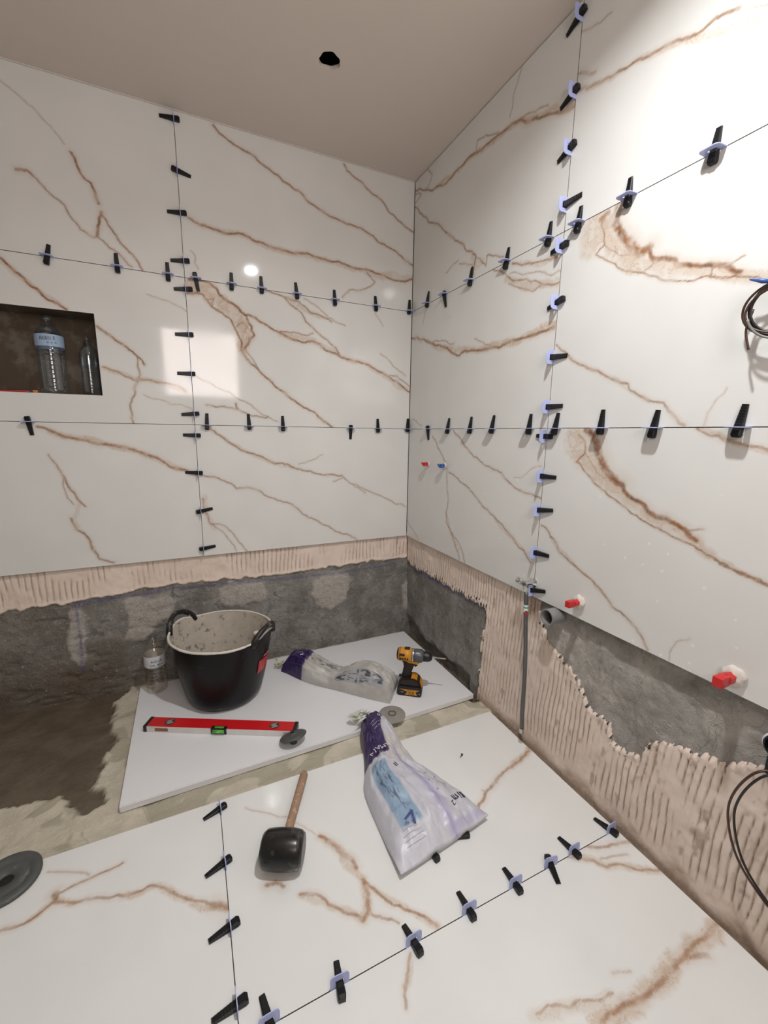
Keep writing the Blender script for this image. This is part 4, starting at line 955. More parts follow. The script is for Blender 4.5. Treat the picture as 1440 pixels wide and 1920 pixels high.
# band under the rim and the red label, both following the shell
def tub_r(a, z):
    t = z / HT; return (RB + (RTOP - RB) * (t ** 0.85)) * (1 + 0.035 * t * math.cos(2 * (a - HA[0])))
def tub_patch(a0, a1, z0, z1, off, na=12, nz=5):
    v = []; f = []
    for j in range(nz + 1):
        for i in range(na + 1):
            a = a0 + (a1 - a0) * i / na; z = z0 + (z1 - z0) * j / nz; r = tub_r(a, z) + off + 0.0012
            v.append((r * math.cos(a), r * math.sin(a), z))
    for j in range(nz):
        for i in range(na):
            k = j * (na + 1) + i; f.append((k, k + 1, k + na + 2, k + na + 1))
    return v, f
LA = math.radians(-35)
v, f = tub_patch(LA - 0.24, LA + 0.18, 0.142, 0.205, 0.0016); lab = MB().add(v, f).build('label', M_RED, tb, True); lab['label'] = 'red label with lines of print'
tx = MB()
for k, (w0, w1) in enumerate(((-.15, .16), (-.14, .12), (-.15, .14), (-.13, .05))):
    v, f = tub_patch(LA - 0.04 + w0, LA - 0.04 + w1, 0.188 - 0.011 * k, 0.1905 - 0.011 * k, 0.0026, 8, 1); tx.add(v, f)
v, f = tub_patch(LA - .1, LA + .14, 0.212, 0.219, 0.0026, 8, 1); tx.add(v, f)
tx.build('print', plain('faded_pink_ink', (0.75, 0.32, 0.32), 0.6), lab, False)
# trowel with an orange handle stuck into the tub
st = thing('trowel', 'orange wooden tool handle with white end standing inside the black tub', 'trowel', (-0.888, -0.215, ZT + 0.045))
MB().tube([(-0.035, -0.01, 0.0), (-0.012, -0.005, 0.10), (0.004, 0.0, 0.205)], [0.010, 0.0125, 0.0135], 14).build('handle', M_ORANGEWOOD, st, True)
MB().lathe([(0.0138, 0), (0.0145, 0.004), (0.0138, 0.010), (0.006, 0.014), (0.001, 0.0142)], 16, TR(0.004, 0, 0.203)).build('end_cap', M_RIM, st, True)

# ------------------------------------------------------------------ spirit level
lv = thing('spirit_level', 'red and silver spirit level lying flat on the white board before the tub', 'spirit level', (-1.345, -0.370, ZT), math.radians(-26.6))
LL, LW, LH = 0.600, 0.056, 0.024
MB().box(0.012, LL - 0.012, 0.0, LW, 0.0, LH, 0.0015).build('body', M_ALU, lv)
MB().box(0.013, LL - 0.013, 0.0025, LW - 0.001, LH - 0.0005, LH + 0.001).build('face', M_LEVELRED, lv)
for a in (0.0, LL - 0.014): MB().box(a, a + 0.014, -0.0008, LW + 0.0008, -0.0 + 0.0002, LH + 0.0018, 0.002).build('end_cap', M_BLACK, lv)
MB().box(0.268, 0.330, -0.0012, 0.016, 0.002, LH + 0.0016, 0.001).build('vial_housing', M_BLACK, lv)
vial = MB().tube([(0.277, -0.0005, 0.014), (0.321, -0.0005, 0.014)], 0.0075, 14).build('vial', M_GREEN, lv, True)
MB().box(0.281, 0.317, 0.003, 0.0125, LH + 0.0008, LH + 0.0022, 0.0006).build('window', M_GREEN, lv)
MB().tube([(0.292, -0.0078, 0.016), (0.304, -0.0078, 0.016)], 0.0018, 8).build('bubble', plain('pale_green', (0.35, 0.6, 0.2), 0.2), vial, True)
for cx in (0.092, 0.510):
    hb = MB().lathe([(0.0005, 0.0), (0.017, 0.0), (0.0185, 0.0007)], 28, TR(cx, 0.029, LH + 0.0011), cap=False).build('emblem', plain('dark_print_%d' % int(cx * 100), (0.05, 0.04, 0.03), 0.5), lv, False)
    pm = MB()
    for k in range(4): pm.box(-0.013 + 0.004 * (k % 2), 0.012 - 0.003 * (k % 3), -0.010 + 0.006 * k, -0.0075 + 0.006 * k, 0.0016, 0.002, 0, TR(cx, 0.029, LH + 0.0002) @ RZ(0.5))
    pm.build('print', M_ALU, hb, False)
MB().box(0.047, 0.098, -0.0009, 0.0004, 0.006, 0.019).build('sticker', plain('bronze_sticker', (0.25, 0.10, 0.05), 0.4), lv, False)

# ------------------------------------------------------------------ grey rubber discs
d1 = thing('rubber_disc', 'small dark grey disc with raised centre leaning on the level\'s right end', 'disc', (-0.805, -0.668, ZT))
DM = TR(-0.018, 0.008, 0.034) @ RX(math.radians(-21)) @ RY(math.radians(-7))
MB().lathe([(0.001, 0.006), (0.010, 0.006), (0.012, 0.003), (0.030, 0.001), (0.046, -0.002), (0.051, -0.006), (0.050, -0.009), (0.02, -0.006), (0.001, -0.006)], 40, DM).build('cup', M_GREYDISC, d1, True)
MB().lathe([(0.007, 0.0), (0.007, 0.008), (0.004, 0.010), (0.0005, 0.0102)], 16, DM @ TR(0, 0, 0.004)).build('knob', M_BLACK, d1, True)
MB().lathe([(0.012, -0.0), (0.014, 0.0), (0.012, 0.02), (0.008, 0.026)], 16, TR(-0.016, 0.006, 0)).build('foot', M_GREYDISC, d1, True)
d2 = thing('grinding_disc', 'dusty grey-brown disc lying half hidden behind the front bag\'s purple top', 'disc', (-0.408, -0.672, 0.0125))
MB().lathe([(0.0005, 0.005), (0.012, 0.006), (0.048, 0.006), (0.056, 0.002), (0.056, 0.0), (0.0005, 0.0)], 44, cap=False).build('plate', M_GREYDISC2, d2)
MB().lathe([(0.012, 0.0005), (0.012, 0.0075), (0.017, 0.0075), (0.017, 0.006)], 24, cap=False).build('hub_ring', M_GREYDISC, d2)
d3 = thing('rubber_ring_disc', 'large grey ribbed disc with centre hole at the left edge of the floor tiles', 'disc', (-1.622, -0.842, 0.0005))
MB().lathe([(0.016, 0.002), (0.019, 0.007), (0.044, 0.009), (0.050, 0.006), (0.054, 0.010), (0.070, 0.012), (0.076, 0.008), (0.076, 0.001), (0.016, 0.0), (0.016, 0.002)], 48, cap=False).build('plate', M_GREYDISC, d3, True)
MB().lathe([(0.0005, 0.0012), (0.0158, 0.0012)], 24, cap=False).build('hole', M_DARK, d3, False)

# ------------------------------------------------------------------ mallet
ml = thing('rubber_mallet', 'black rubber mallet with worn wooden handle lying on the floor tile', 'mallet', (-0.947, -1.095, 0.0))
hd = Vector((0.128, 0.270, 0)).normalized(); ha = math.atan2(hd.y, hd.x)
prof = []
for k in range(13):
    t = k / 12; x = (t - 0.5) * 0.112; e = abs(2 * t - 1)
    prof.append((0.0495 - 0.0065 * e ** 2.3 - (0.005 if e > 0.99 else 0.0), x))
prof = [(0.0005, -0.054)] + prof + [(0.0005, 0.054)]
MB().lathe(prof, 40, TR(0, 0, 0.0495) @ RZ(ha - math.pi / 2) @ RY(math.pi / 2), cap=False).build('head', M_RUBBER, ml, True)
MB().tube([tuple(hd * t + Vector((0, 0, z))) for t, z in ((0.02, 0.048), (0.10, 0.040), (0.22, 0.026), (0.285, 0.019), (0.296, 0.0178))], [0.0125, 0.0125, 0.0135, 0.0135, 0.009], 16).build('handle', M_WOOD, ml, True)

# ------------------------------------------------------------------ bags of powder
def bag_surface(Lp, Rp, T, Z, wr, seed, ns=150, nt=90, box=2.6):
    S = np.linspace(0, 1, ns); Tt = np.linspace(-1, 1, nt)
    def cur(P):
        P = np.array(P, float); k = P[:, 0]; q = np.array(spline([p[1:] for p in P], 12)); kk = np.interp(np.arange(len(q)) / 12.0, np.arange(len(k)), k)
        return np.stack([np.interp(S, kk, q[:, c]) for c in range(q.shape[1])], -1)
    L = cur(Lp); R = cur(Rp); th = np.interp(S, [a for a, _ in T], [b for _, b in T]); z0 = np.interp(S, [a for a, _ in Z], [b for _, b in Z])
    s2, t2 = np.meshgrid(S, Tt, indexing='ij')
    u = (t2 + 1) / 2
    Px = L[:, None, 0] * (1 - u) + R[:, None, 0] * u; Py = L[:, None, 1] * (1 - u) + R[:, None, 1] * u
    dome = np.clip(1 - np.abs(t2) ** box, 0, 1) ** 0.62
    rid = 1 - np.abs(fbm(s2 * 1.0, t2 * 0.55, 5.5, 3, seed)) * 2.2
    w = fbm(s2, t2 * 0.5, 7, 4, seed + 9) * wr + (rid - 0.6) * wr * 0.8
    top = z0[:, None] + th[:, None] * dome + w * np.clip(dome * 1.6, 0, 1)
    bot = np.broadcast_to(z0[:, None] * 1.0, top.shape) - 0.0
    bot = np.maximum(bot - 0.012 * np.clip(dome, 0, 1) * (s2 < 0.68), np.minimum(z0[:, None], 0.0015))
    top = np.maximum(top, bot + 0.0012)
    return s2, t2, Px, Py, top, bot
def bag(name, label, loc, Lp, Rp, T, Z, colour, wr, seed, mat, box=2.6):
    e = thing(name, label, 'bag', loc)
    ns, nt = 150, 90
    s2, t2, Px, Py, top, bot = bag_surface(Lp, Rp, T, Z, wr, seed, ns, nt, box)
    co = np.concatenate([np.stack([Px - loc[0], Py - loc[1], top], -1).reshape(-1, 3), np.stack([Px - loc[0], Py - loc[1], bot], -1).reshape(-1, 3)])
    idx = np.arange(ns * nt).reshape(ns, nt); b = ns * nt
    q = np.stack([idx[:-1, :-1], idx[1:, :-1], idx[1:, 1:], idx[:-1, 1:]], -1).reshape(-1, 4)
    faces = [q, q[:, ::-1] + b]
    ring = np.concatenate([idx[0, :], idx[1:, -1], idx[-1, -2::-1], idx[-2:0:-1, 0]]); r2 = np.roll(ring, -1)
    faces.append(np.stack([ring, r2, r2 + b, ring + b], -1))
    faces = np.concatenate(faces)
    me = bpy.data.meshes.new('sack'); me.from_pydata(co.tolist(), [], faces.tolist()); me.update()
    bm = bmesh.new(); bm.from_mesh(me); bmesh.ops.recalc_face_normals(bm, faces=list(bm.faces)); bm.to_mesh(me); bm.free()
    col = colour(s2, t2).reshape(-1, 3); col = np.concatenate([col, np.tile([[0.62, 0.61, 0.62]], (b, 1))])
    at = me.attributes.new('print', 'FLOAT_COLOR', 'POINT'); rgba = np.ones((len(col), 4), np.float32); rgba[:, :3] = col; at.data.foreach_set('color', rgba.ravel())
    link('sack', me, mat, e, smooth=True)
    def put(body, size, s, t, rot, mat_, name='print'):
        """flat lettering laid on the sack at (s, t); rot in the sack's own plane"""
        v, f = text_geo(body, size) if isinstance(body, str) else body
        i = int(round(s * (ns - 1))); k = int(round((t + 1) / 2 * (nt - 1)))
        c = np.array([Px[i, k], Py[i, k]]); ds = np.array([Px[min(i + 2, ns - 1), k] - Px[i - 2, k], Py[min(i + 2, ns - 1), k] - Py[i - 2, k]]); ds /= np.hypot(*ds)
        ex = np.array([ds[1], -ds[0]])
        flatx = Px.ravel(); flaty = Py.ravel(); flatz = top.ravel()
        out = []
        cr, sr = math.cos(rot), math.sin(rot)
        for x, y, _ in v:
            a, b2 = x * cr - y * sr, x * sr + y * cr
            p = c + ex * a + ds * b2
            dd = (flatx - p[0]) ** 2 + (flaty - p[1]) ** 2; o4 = np.argpartition(dd, 4)[:4]; wgt = 1 / (dd[o4] + 1e-8)
            out.append((p[0] - loc[0], p[1] - loc[1], float((flatz[o4] * wgt).sum() / wgt.sum()) + 0.0024))
        return MB().add(out, f).build(name, mat_, e, False)
    return e, put, (s2, t2, Px, Py, top)
def bag_material(name, rough, alpha_mix):
    t = NT(name); p = t.pos(True)
    a = t.n('ShaderNodeAttribute', attribute_name='print').outputs['Color']
    n = t.noise(55, 5, 0.65, p); n2 = t.noise(14, 4, 0.6, p)
    c = t.mix(t.mr(n, 0.4, 0.75, 0, alpha_mix), a, (0.66, 0.65, 0.66))
    t.set('Base Color', c); t.set('Roughness', rough); t.set('Coat Weight', 0.2); t.set('Coat Roughness', 0.25)
    t.bump(t.math('ADD', t.math('MULTIPLY', n2, 2.0), n), 0.5, 0.004)
    return t.m
def band(x, a, b, e=0.02): return sstep(a - e, a + e, x) * (1 - sstep(b - e, b + e, x))
def lerp3(c, m, k): return c * (1 - m[..., None]) + np.array(k) * m[..., None]
def colour_front(s, t):
    n = fbm(s, t, 9, 4, 5); n3 = fbm(s, t, 30, 3, 6)
    c = np.tile([0.55, 0.545, 0.60], s.shape + (1,)).astype(float)
    c = lerp3(c, sstep(0.0, 0.5, n) * 0.5, (0.66, 0.655, 0.68))
    # beige dusty area near the neck
    c = lerp3(c, band(s, 0.52, 0.75, 0.06) * band(t, -0.1, 0.7, 0.15) * 0.55, (0.58, 0.53, 0.45))
    # blue instruction panels on the left
    blk = band(t, -0.72, -0.24, 0.02) * band(s, 0.13, 0.55, 0.012)
    c = lerp3(c, blk * 0.9, (0.17, 0.29, 0.43))
    for k, (a, b) in enumerate(((.13, .225), (.235, .33), (.34, .43), (.44, .49), (.50, .55))):
        c = lerp3(c, band(s, a, b, 0.006) * band(t, -0.72, -0.24, 0.012) * (0.25 + 0.2 * (k % 2)), (0.36, 0.47, 0.58))
        ink = band(s, a, b, 0.01) * band(t, -0.64, -0.32, 0.02) * sstep(0.1, 0.3, n3) * 0.85
        c = lerp3(c, ink, (0.07, 0.09, 0.16))
    # violet centre seam
    tc = 0.22 + 0.10 * s
    c = lerp3(c, np.exp(-((t - tc) / 0.075) ** 2) * (1 - sstep(0.62, 0.7, s)) * 0.7, (0.33, 0.30, 0.50))
    c = lerp3(c, np.exp(-((t - tc) / 0.012) ** 2) * (1 - sstep(0.62, 0.7, s)) * 0.5, (0.20, 0.18, 0.34))
    # bottom seam
    c = lerp3(c, band(s, 0.012, 0.055, 0.01) * sstep(0.05, 0.4, t) * 0.6, (0.42, 0.40, 0.56))
    # purple top, the right part of the neck stays pale
    pu = sstep(0.575, 0.588, s - 0.035 * (t + 1)) * (1 - sstep(0.02, 0.10, t - 0.35 * sstep(0.80, 0.95, s)) * (1 - sstep(0.9, 0.94, s)))
    c = lerp3(c, pu, (0.030, 0.012, 0.085))
    return c
def colour_back(s, t):
    n = fbm(s, t, 9, 4, 15); n3 = fbm(s, t, 26, 3, 16)
    c = np.tile([0.43, 0.415, 0.385], s.shape + (1,)).astype(float)
    c = lerp3(c, sstep(0.0, 0.5, n) * 0.5, (0.56, 0.54, 0.50))
    c = lerp3(c, band(t, -0.86, -0.40, 0.02) * band(s, 0.06, 0.46, 0.01) * 0.6, (0.30, 0.32, 0.37))
    c = lerp3(c, band(t, -0.82, -0.42, 0.02) * (band(s, 0.07, 0.15, 0.006) + band(s, 0.17, 0.25, 0.006) + band(s, 0.27, 0.35, 0.006) + band(s, 0.37, 0.45, 0.006)) * sstep(0.12, 0.3, n3), (0.06, 0.065, 0.08))
    c = lerp3(c, band(t, -0.15, 0.25, 0.02) * band(s, 0.46, 0.70, 0.01) * sstep(0.12, 0.26, n3) * 0.9, (0.10, 0.10, 0.11))
    c = lerp3(c, band(t, -0.95, -0.45, 0.04) * band(s, 0.5, 0.71, 0.02) * 0.6, (0.62, 0.61, 0.58))
    c = lerp3(c, sstep(0.715, 0.73, s + 0.02 * t) * (1 - sstep(0.62, 0.75, t)), (0.030, 0.012, 0.085))
    return c
M_BAGF = bag_material('printed_plastic_sack', 0.45, 0.06)
# front bag, s = 0 at the bottom seam (towards the viewer)
fb, put, fs = bag('adhesive_bag', 'half-empty white and purple adhesive bag lying across the adhesive strip in front', (-0.52, -1.0, 0.0),
    [(0, -0.672, -1.268), (0.22, -0.668, -1.13), (0.45, -0.660, -0.985), (0.58, -0.632, -0.915), (0.72, -0.602, -0.835), (0.88, -0.578, -0.745), (1, -0.556, -0.690)],
    [(0, -0.345, -1.222), (0.22, -0.372, -1.115), (0.45, -0.428, -1.000), (0.58, -0.446, -0.930), (0.72, -0.452, -0.855), (0.88, -0.448, -0.755), (1, -0.462, -0.695)],
    [(0, 0.004), (0.05, 0.028), (0.15, 0.060), (0.35, 0.080), (0.55, 0.066), (0.70, 0.055), (0.86, 0.070), (1, 0.050)],
    [(0, 0.022), (0.1, 0.014), (0.25, 0.004), (0.6, 0.006), (0.75, 0.013), (1, 0.016)], colour_front, 0.009, 3, M_BAGF)
put('/m\u00b2', 0.036, 0.150, 0.60, math.pi + 0.15, M_INK)
put(([(-0.006, -0.010, 0), (0.006, -0.010, 0), (0.006, 0.010, 0), (-0.006, 0.010, 0), (-0.002, -0.006, 0), (0.002, -0.006, 0), (0.002, 0.0, 0), (-0.002, 0.0, 0)], [(0, 1, 5, 4), (1, 2, 6, 5), (2, 3, 7, 6), (3, 0, 4, 7)]), 0, 0.157, 0.80, math.pi + 0.15, M_INK)
def dia(w, h, k=0.0018):
    o = [(-w, 0), (0, -h), (w, 0), (0, h)]; i = [(-w + 2 * k, 0), (0, -h + k), (w - 2 * k, 0), (0, h - k)]
    return [(x, y, 0) for x, y in o + i], [(j, (j + 1) % 4, 4 + (j + 1) % 4, 4 + j) for j in range(4)]
put(dia(0.032, 0.016), 0, 0.25, 0.56, 0.25, plain('violet_grey_ink', (0.36, 0.35, 0.42), 0.6))
put('\u00b7  \u00b7\n\u00b7 .', 0.034, 0.33, 0.48, math.pi, M_INK)
put('\u2014\u2014\u2014\u2014\u2014\n\u2014\u2014\u2014\u2014\u2014\n\u2014\u2014\u2014\u2014\u2014\n\u2014\u2014\u2014\u2014', 0.012, 0.085, -0.55, math.pi, plain('grey_ink', (0.30, 0.30, 0.35), 0.6))
put('<', 0.075, 0.165, -0.46, math.pi + 0.9, plain('deep_blue_ink', (0.05, 0.07, 0.25), 0.6))
put('RMAN', 0.028, 0.66, -0.30, math.pi + 0.35, M_INKWHITE)
put('\u2014\u2014 \u2014\n\u2014 \u2014\u2014\n\u2014\u2014\u2014', 0.013, 0.83, -0.15, math.pi + 0.5, M_INKWHITE)
put('o', 0.026, 0.93, 0.30, math.pi, M_INKWHITE)
put('II', 0.024, 0.47, 0.02, 0.4, M_INK)
put('\u25a0' if False else 'H H\nE I', 0.014, 0.60, -0.30, math.pi, plain('grey_ink_light', (0.42, 0.42, 0.46), 0.6))
# torn paper top of the front bag
tp = MB(); r = random.Random(5)
for k in range(9):
    a = Vector((-0.052 + 0.012 * k * 0.5 + r.uniform(-.02, .02), 0.305 + r.uniform(-.03, .03), 0.035 + r.uniform(0, .03)))
    pts = [a + Vector((r.uniform(-.03, .03), r.uniform(-.02, .03), r.uniform(-.018, .018))) for _ in range(5)]
    tp.add([tuple(q) for q in [a] + pts], [(0, 1, 2), (0, 2, 3), (0, 3, 4), (0, 4, 5)])
tpo = tp.build('torn_flap', plain('torn_pale_green_paper', (0.56, 0.58, 0.50), 0.7, 0, 0.1, 40), fb, False)
tpo.modifiers.new('t', 'SOLIDIFY').thickness = 0.0008
tpo['label'] = 'torn pale green-white paper top'
# back bag, s = 0 at the bottom (right), purple neck to the left
bb, put, bs = bag('adhesive_bag', 'slumped grey-white adhesive bag with purple top between tub and drill', (-0.53, -0.36, ZT),
    [(0, -0.385, -0.605), (0.2, -0.475, -0.52), (0.42, -0.565, -0.425), (0.6, -0.645, -0.345), (0.75, -0.70, -0.275), (0.9, -0.742, -0.205), (1, -0.770, -0.165)],
    [(0, -0.285, -0.485), (0.2, -0.355, -0.375), (0.42, -0.47, -0.315), (0.6, -0.548, -0.225), (0.75, -0.600, -0.150), (0.9, -0.672, -0.085), (1, -0.738, -0.110)],
    [(0, 0.045), (0.025, 0.075), (0.08, 0.095), (0.2, 0.108), (0.34, 0.085), (0.45, 0.050), (0.56, 0.062), (0.75, 0.095), (0.9, 0.075), (1, 0.012)],
    [(0, 0.001), (1, 0.001)], colour_back, 0.014, 8, M_BAGF, 4.0)
put('T', 0.032, 0.80, 0.05, math.pi / 2 + 0.3, M_INKWHITE)
put('\u2014\u2014\u2014\n\u2014\u2014\u2014\n\u2014\u2014\u2014\n\u2014\u2014\u2014', 0.016, 0.84, 0.30, math.pi / 2, M_INKWHITE)
tn = MB(); r = random.Random(9)
for k in range(7):
    a = Vector((-0.235 + r.uniform(-.015, .015), 0.235 + r.uniform(-.02, .02), 0.02 + r.uniform(0, .03)))
    pts = [a + Vector((r.uniform(-.03, .015), r.uniform(-.015, .02), r.uniform(-.015, .015))) for _ in range(4)]
    tn.add([tuple(q) for q in [a] + pts], [(0, 1, 2), (0, 2, 3), (0, 3, 4)])
o = tn.build('torn_flap', plain('yellowish_paper', (0.48, 0.46, 0.30), 0.7), bb, False); o.modifiers.new('t', 'SOLIDIFY').thickness = 0.0008

# ------------------------------------------------------------------ cordless drill
dr = thing('cordless_drill', 'yellow and black cordless drill standing on its battery on the white board', 'drill', (-0.262, -0.562, ZT), math.radians(-36))
def side_prism(poly, y0, y1, mat, name, bev=0.003, parent=dr):
    bm = bmesh.new()
    a = [bm.verts.new((x, y0, z)) for x, z in poly]; b = [bm.verts.new((x, y1, z)) for x, z in poly]; n = len(poly)
    bm.faces.new(a); bm.faces.new(b[::-1])
    for i in range(n): bm.faces.new((a[i], b[i], b[(i + 1) % n], a[(i + 1) % n]))
    bmesh.ops.recalc_face_normals(bm, faces=list(bm.faces))
    if bev: bmesh.ops.bevel(bm, geom=list(bm.edges), offset=bev, segments=2, affect='EDGES', clamp_overlap=True)
    me = bpy.data.meshes.new(name); bm.to_mesh(me); bm.free()
    return link(name, me, mat, parent, smooth='auto')
bat = side_prism([(-0.055, 0.004), (-0.050, 0.0), (0.047, 0.0), (0.055, 0.008), (0.055, 0.040), (0.048, 0.050), (-0.048, 0.050), (-0.056, 0.040)], -0.037, 0.037, M_BLACK, 'battery', 0.003)
side_prism([(-0.048, 0.049), (0.046, 0.049), (0.042, 0.068), (0.020, 0.084), (-0.040, 0.078), (-0.050, 0.062)], -0.033, 0.033, M_DRILLDARK, 'foot', 0.004)
side_prism([(0.004, 0.080), (0.030, 0.074), (0.032, 0.079), (0.006, 0.088)], -0.026, 0.026, M_YELLOW, 'latch_top', 0.002)
side_prism([(0.050, 0.044), (0.0565, 0.041), (0.050, 0.062), (0.043, 0.070)], -0.022, 0.022, M_YELLOW, 'battery_button', 0.002)
lbl = MB().add([(-0.046, -0.0374, 0.034), (0.046, -0.0374, 0.034), (0.028, -0.0374, 0.024), (0.036, -0.0374, 0.008), (-0.020, -0.0374, 0.008), (-0.008, -0.0374, 0.022), (-0.030, -0.0374, 0.030)],
               [(0, 6, 5, 2, 1), (6, 5, 4) if False else (5, 4, 3, 2)]).build('decal', M_YELLOW, bat, False)
def put_side(body, size, x, z, mat, parent, y=-0.0380):
    v, f = text_geo(body, size); MB().add([(x + a, y, z + b) for a, b, _ in v], f).build('print', mat, parent, False)
put_side('XR', 0.024, 0.009, 0.0155, M_YELLOW if False else M_BLACK, bat)
put_side('DEWALT', 0.0075, 0.006, 0.0295, M_BLACK, bat)
put_side('18V', 0.0075, -0.033, 0.019, M_INKWHITE, bat)
put_side('4', 0.009, 0.045, 0.017, M_INKWHITE, bat)
side_prism([(-0.040, 0.076), (0.000, 0.082), (0.004, 0.105), (0.012, 0.128), (0.018, 0.152), (0.020, 0.163), (-0.042, 0.160), (-0.030, 0.140), (-0.035, 0.110)], -0.017, 0.017, M_DRILLDARK, 'handle', 0.006)
side_prism([(0.014, 0.132), (0.026, 0.131), (0.031, 0.140), (0.028, 0.152), (0.016, 0.152)], -0.009, 0.009, M_BLACK, 'trigger', 0.003)
side_prism([(-0.012, 0.152), (0.034, 0.148), (0.040, 0.156), (0.036, 0.168), (-0.030, 0.166)], -0.021, 0.021, M_YELLOW, 'trigger_guard', 0.004)
hz = 0.184
MH = TR(0, 0, hz) @ RY(math.pi / 2)
hs = MB().lathe([(0.024, -0.060), (0.0295, -0.054), (0.0305, -0.02), (0.030, 0.004)], 32, MH).build('housing', M_YELLOW, dr, True)
MB().lathe([(0.018, -0.064), (0.0255, -0.061), (0.0285, -0.055), (0.0299, -0.050), (0.0299, -0.0485), (0.024, -0.0485)], 32, MH, cap=True).build('rear_cap', M_BLACK, hs, True)
vt = MB()
for k in range(4): vt.box(-0.046 + 0.010 * k, -0.040 + 0.010 * k, -0.0305, -0.0280, hz - 0.012, hz - 0.002)
vt.build('vents', M_BLACK, hs, False)
MB().box(-0.050, -0.026, -0.0310, -0.0240, hz + 0.006, hz + 0.015, 0.001).build('badge', M_DRILLDARK, hs)
MB().box(-0.030, -0.006, -0.010, 0.010, hz + 0.0285, hz + 0.0325, 0.001).build('top_slot', M_BLACK, hs)
gb = MB().lathe([(0.029, 0.004), (0.0295, 0.010), (0.0275, 0.013), (0.0275, 0.016), (0.0300, 0.018), (0.0300, 0.046), (0.0270, 0.052), (0.0235, 0.056)], 20, MH).build('gear_collar', M_GREYPL, dr)
MB().lathe([(0.0302, 0.007), (0.0305, 0.0095), (0.0302, 0.012)], 32, MH, cap=False).build('speed_ring', M_CHROME, gb, True)
MB().lathe([(0.0225, 0.056), (0.0230, 0.060), (0.0225, 0.078), (0.0190, 0.086), (0.0130, 0.094), (0.008, 0.0945)], 18, MH).build('chuck', M_BLACK, dr)
MB().tube([(0.094, 0, hz), (0.112, 0, hz), (0.113, 0, hz), (0.152, 0, hz), (0.156, 0, hz)], [0.0042, 0.0042, 0.0028, 0.0028, 0.0012], 8).build('bit', M_STEEL, dr)
MB().box(-0.058, -0.030, 0.030, 0.036, 0.050, 0.062, 0.002).build('belt_hook', M_BLACK, dr)

# ------------------------------------------------------------------ bottles
def bottle(name, label, loc, H, R, body_mat, label_z, label_mat, text, tz, cap_mat, rz):
    e = thing(name, label, 'bottle', loc, rz)
    prof = [(R * 0.80, 0.0), (R * 0.97, 0.006), (R, 0.02)]
    z = 0.03
    while z < label_z[0] - 0.006:
        prof += [(R, z), (R * 0.955, z + 0.006), (R * 0.955, z + 0.009)]; z += 0.017
    prof += [(R, label_z[0] - 0.003), (R * 0.985, label_z[0]), (R * 0.985, label_z[1]), (R, label_z[1] + 0.004), (R * 0.97, H * 0.73), (R * 0.80, H * 0.80), (R * 0.52, H * 0.87), (R * 0.34, H * 0.91), (R * 0.33, H * 0.945)]
    MB().lathe(prof, 36, cap=True).build('body', body_mat, e, True)
    lb = MB().lathe([(R * 1.0, label_z[0]), (R * 1.004, label_z[0] + 0.001), (R * 1.004, label_z[1])], 36, cap=False).build('label', label_mat, e, True)
    lb['label'] = 'printed paper label'
    for (txt, size, a0, zz, mt) in text:
        v, f = text_geo(txt, size); MB().add([((R * 1.004 + 0.0008) * math.cos(a0 + x / R), (R * 1.004 + 0.0008) * math.sin(a0 + x / R), zz + y) for x, y, _ in v], f).build('print', mt, lb, False)
    if cap_mat is not None:
        MB().lathe([(R * 0.37, H * 0.935), (R * 0.37, H * 0.995), (R * 0.33, H), (0.0005, H)], 24, cap=False).build('cap', cap_mat, e, True)
    else:
        MB().lathe([(R * 0.335, H * 0.94), (R * 0.36, H * 0.945), (R * 0.36, H * 0.955), (R * 0.30, H * 0.96), (R * 0.30, H * 0.995)], 24, cap=False).build('neck', body_mat, e, True)
    return e
va = math.radians(-75)
bottle('water_bottle', 'clear ribbed plastic bottle with blue label standing in the wall niche', (-1.580, 0.058, NI[2]), 0.298, 0.047, M_PET, (0.178, 0.222), M_BLUELABEL,
       [('IIIII', 0.020, va - 0.45, 0.205, M_INK), ('|||| E', 0.016, va + 0.05, 0.208, M_INK), ('= = =', 0.014, va + 0.1, 0.190, M_INK)], 0, M_PET, 0)
bottle('water_bottle', 'smaller clear plastic bottle right of the blue-labelled bottle in the niche', (-1.462, 0.088, NI[2]), 0.235, 0.032, M_PET, (0.12, 0.15), M_PET, [], 0, None, 0)
bottle('water_bottle', 'clear plastic bottle with white label between the black tub and the cement wall', (-1.312, -0.080, ZT), 0.262, 0.044, M_PETBROWN, (0.128, 0.180), M_PAPER,
       [('AGUA', 0.017, va - 0.05, 0.158, M_INK), ('DEL ROS', 0.014, va - 0.05, 0.140, M_INK)], 0, None, 0)
kn = thing('utility_knife', 'red and black utility knife lying in the niche left of the bottle', 'knife', (-1.70, 0.045, NI[2]), 0.05)
MB().box(-0.09, 0.052, -0.009, 0.009, 0.001, 0.012, 0.003).build('grip', M_BLACK, kn)
MB().box(-0.06, 0.040, -0.0095, 0.0095, 0.003, 0.009, 0.001).build('inlay', M_RED, kn)
MB().box(0.048, 0.066, -0.008, 0.008, 0.002, 0.013, 0.003).build('end_knob', plain('orange_plastic', (0.65, 0.2, 0.02), 0.4), kn)

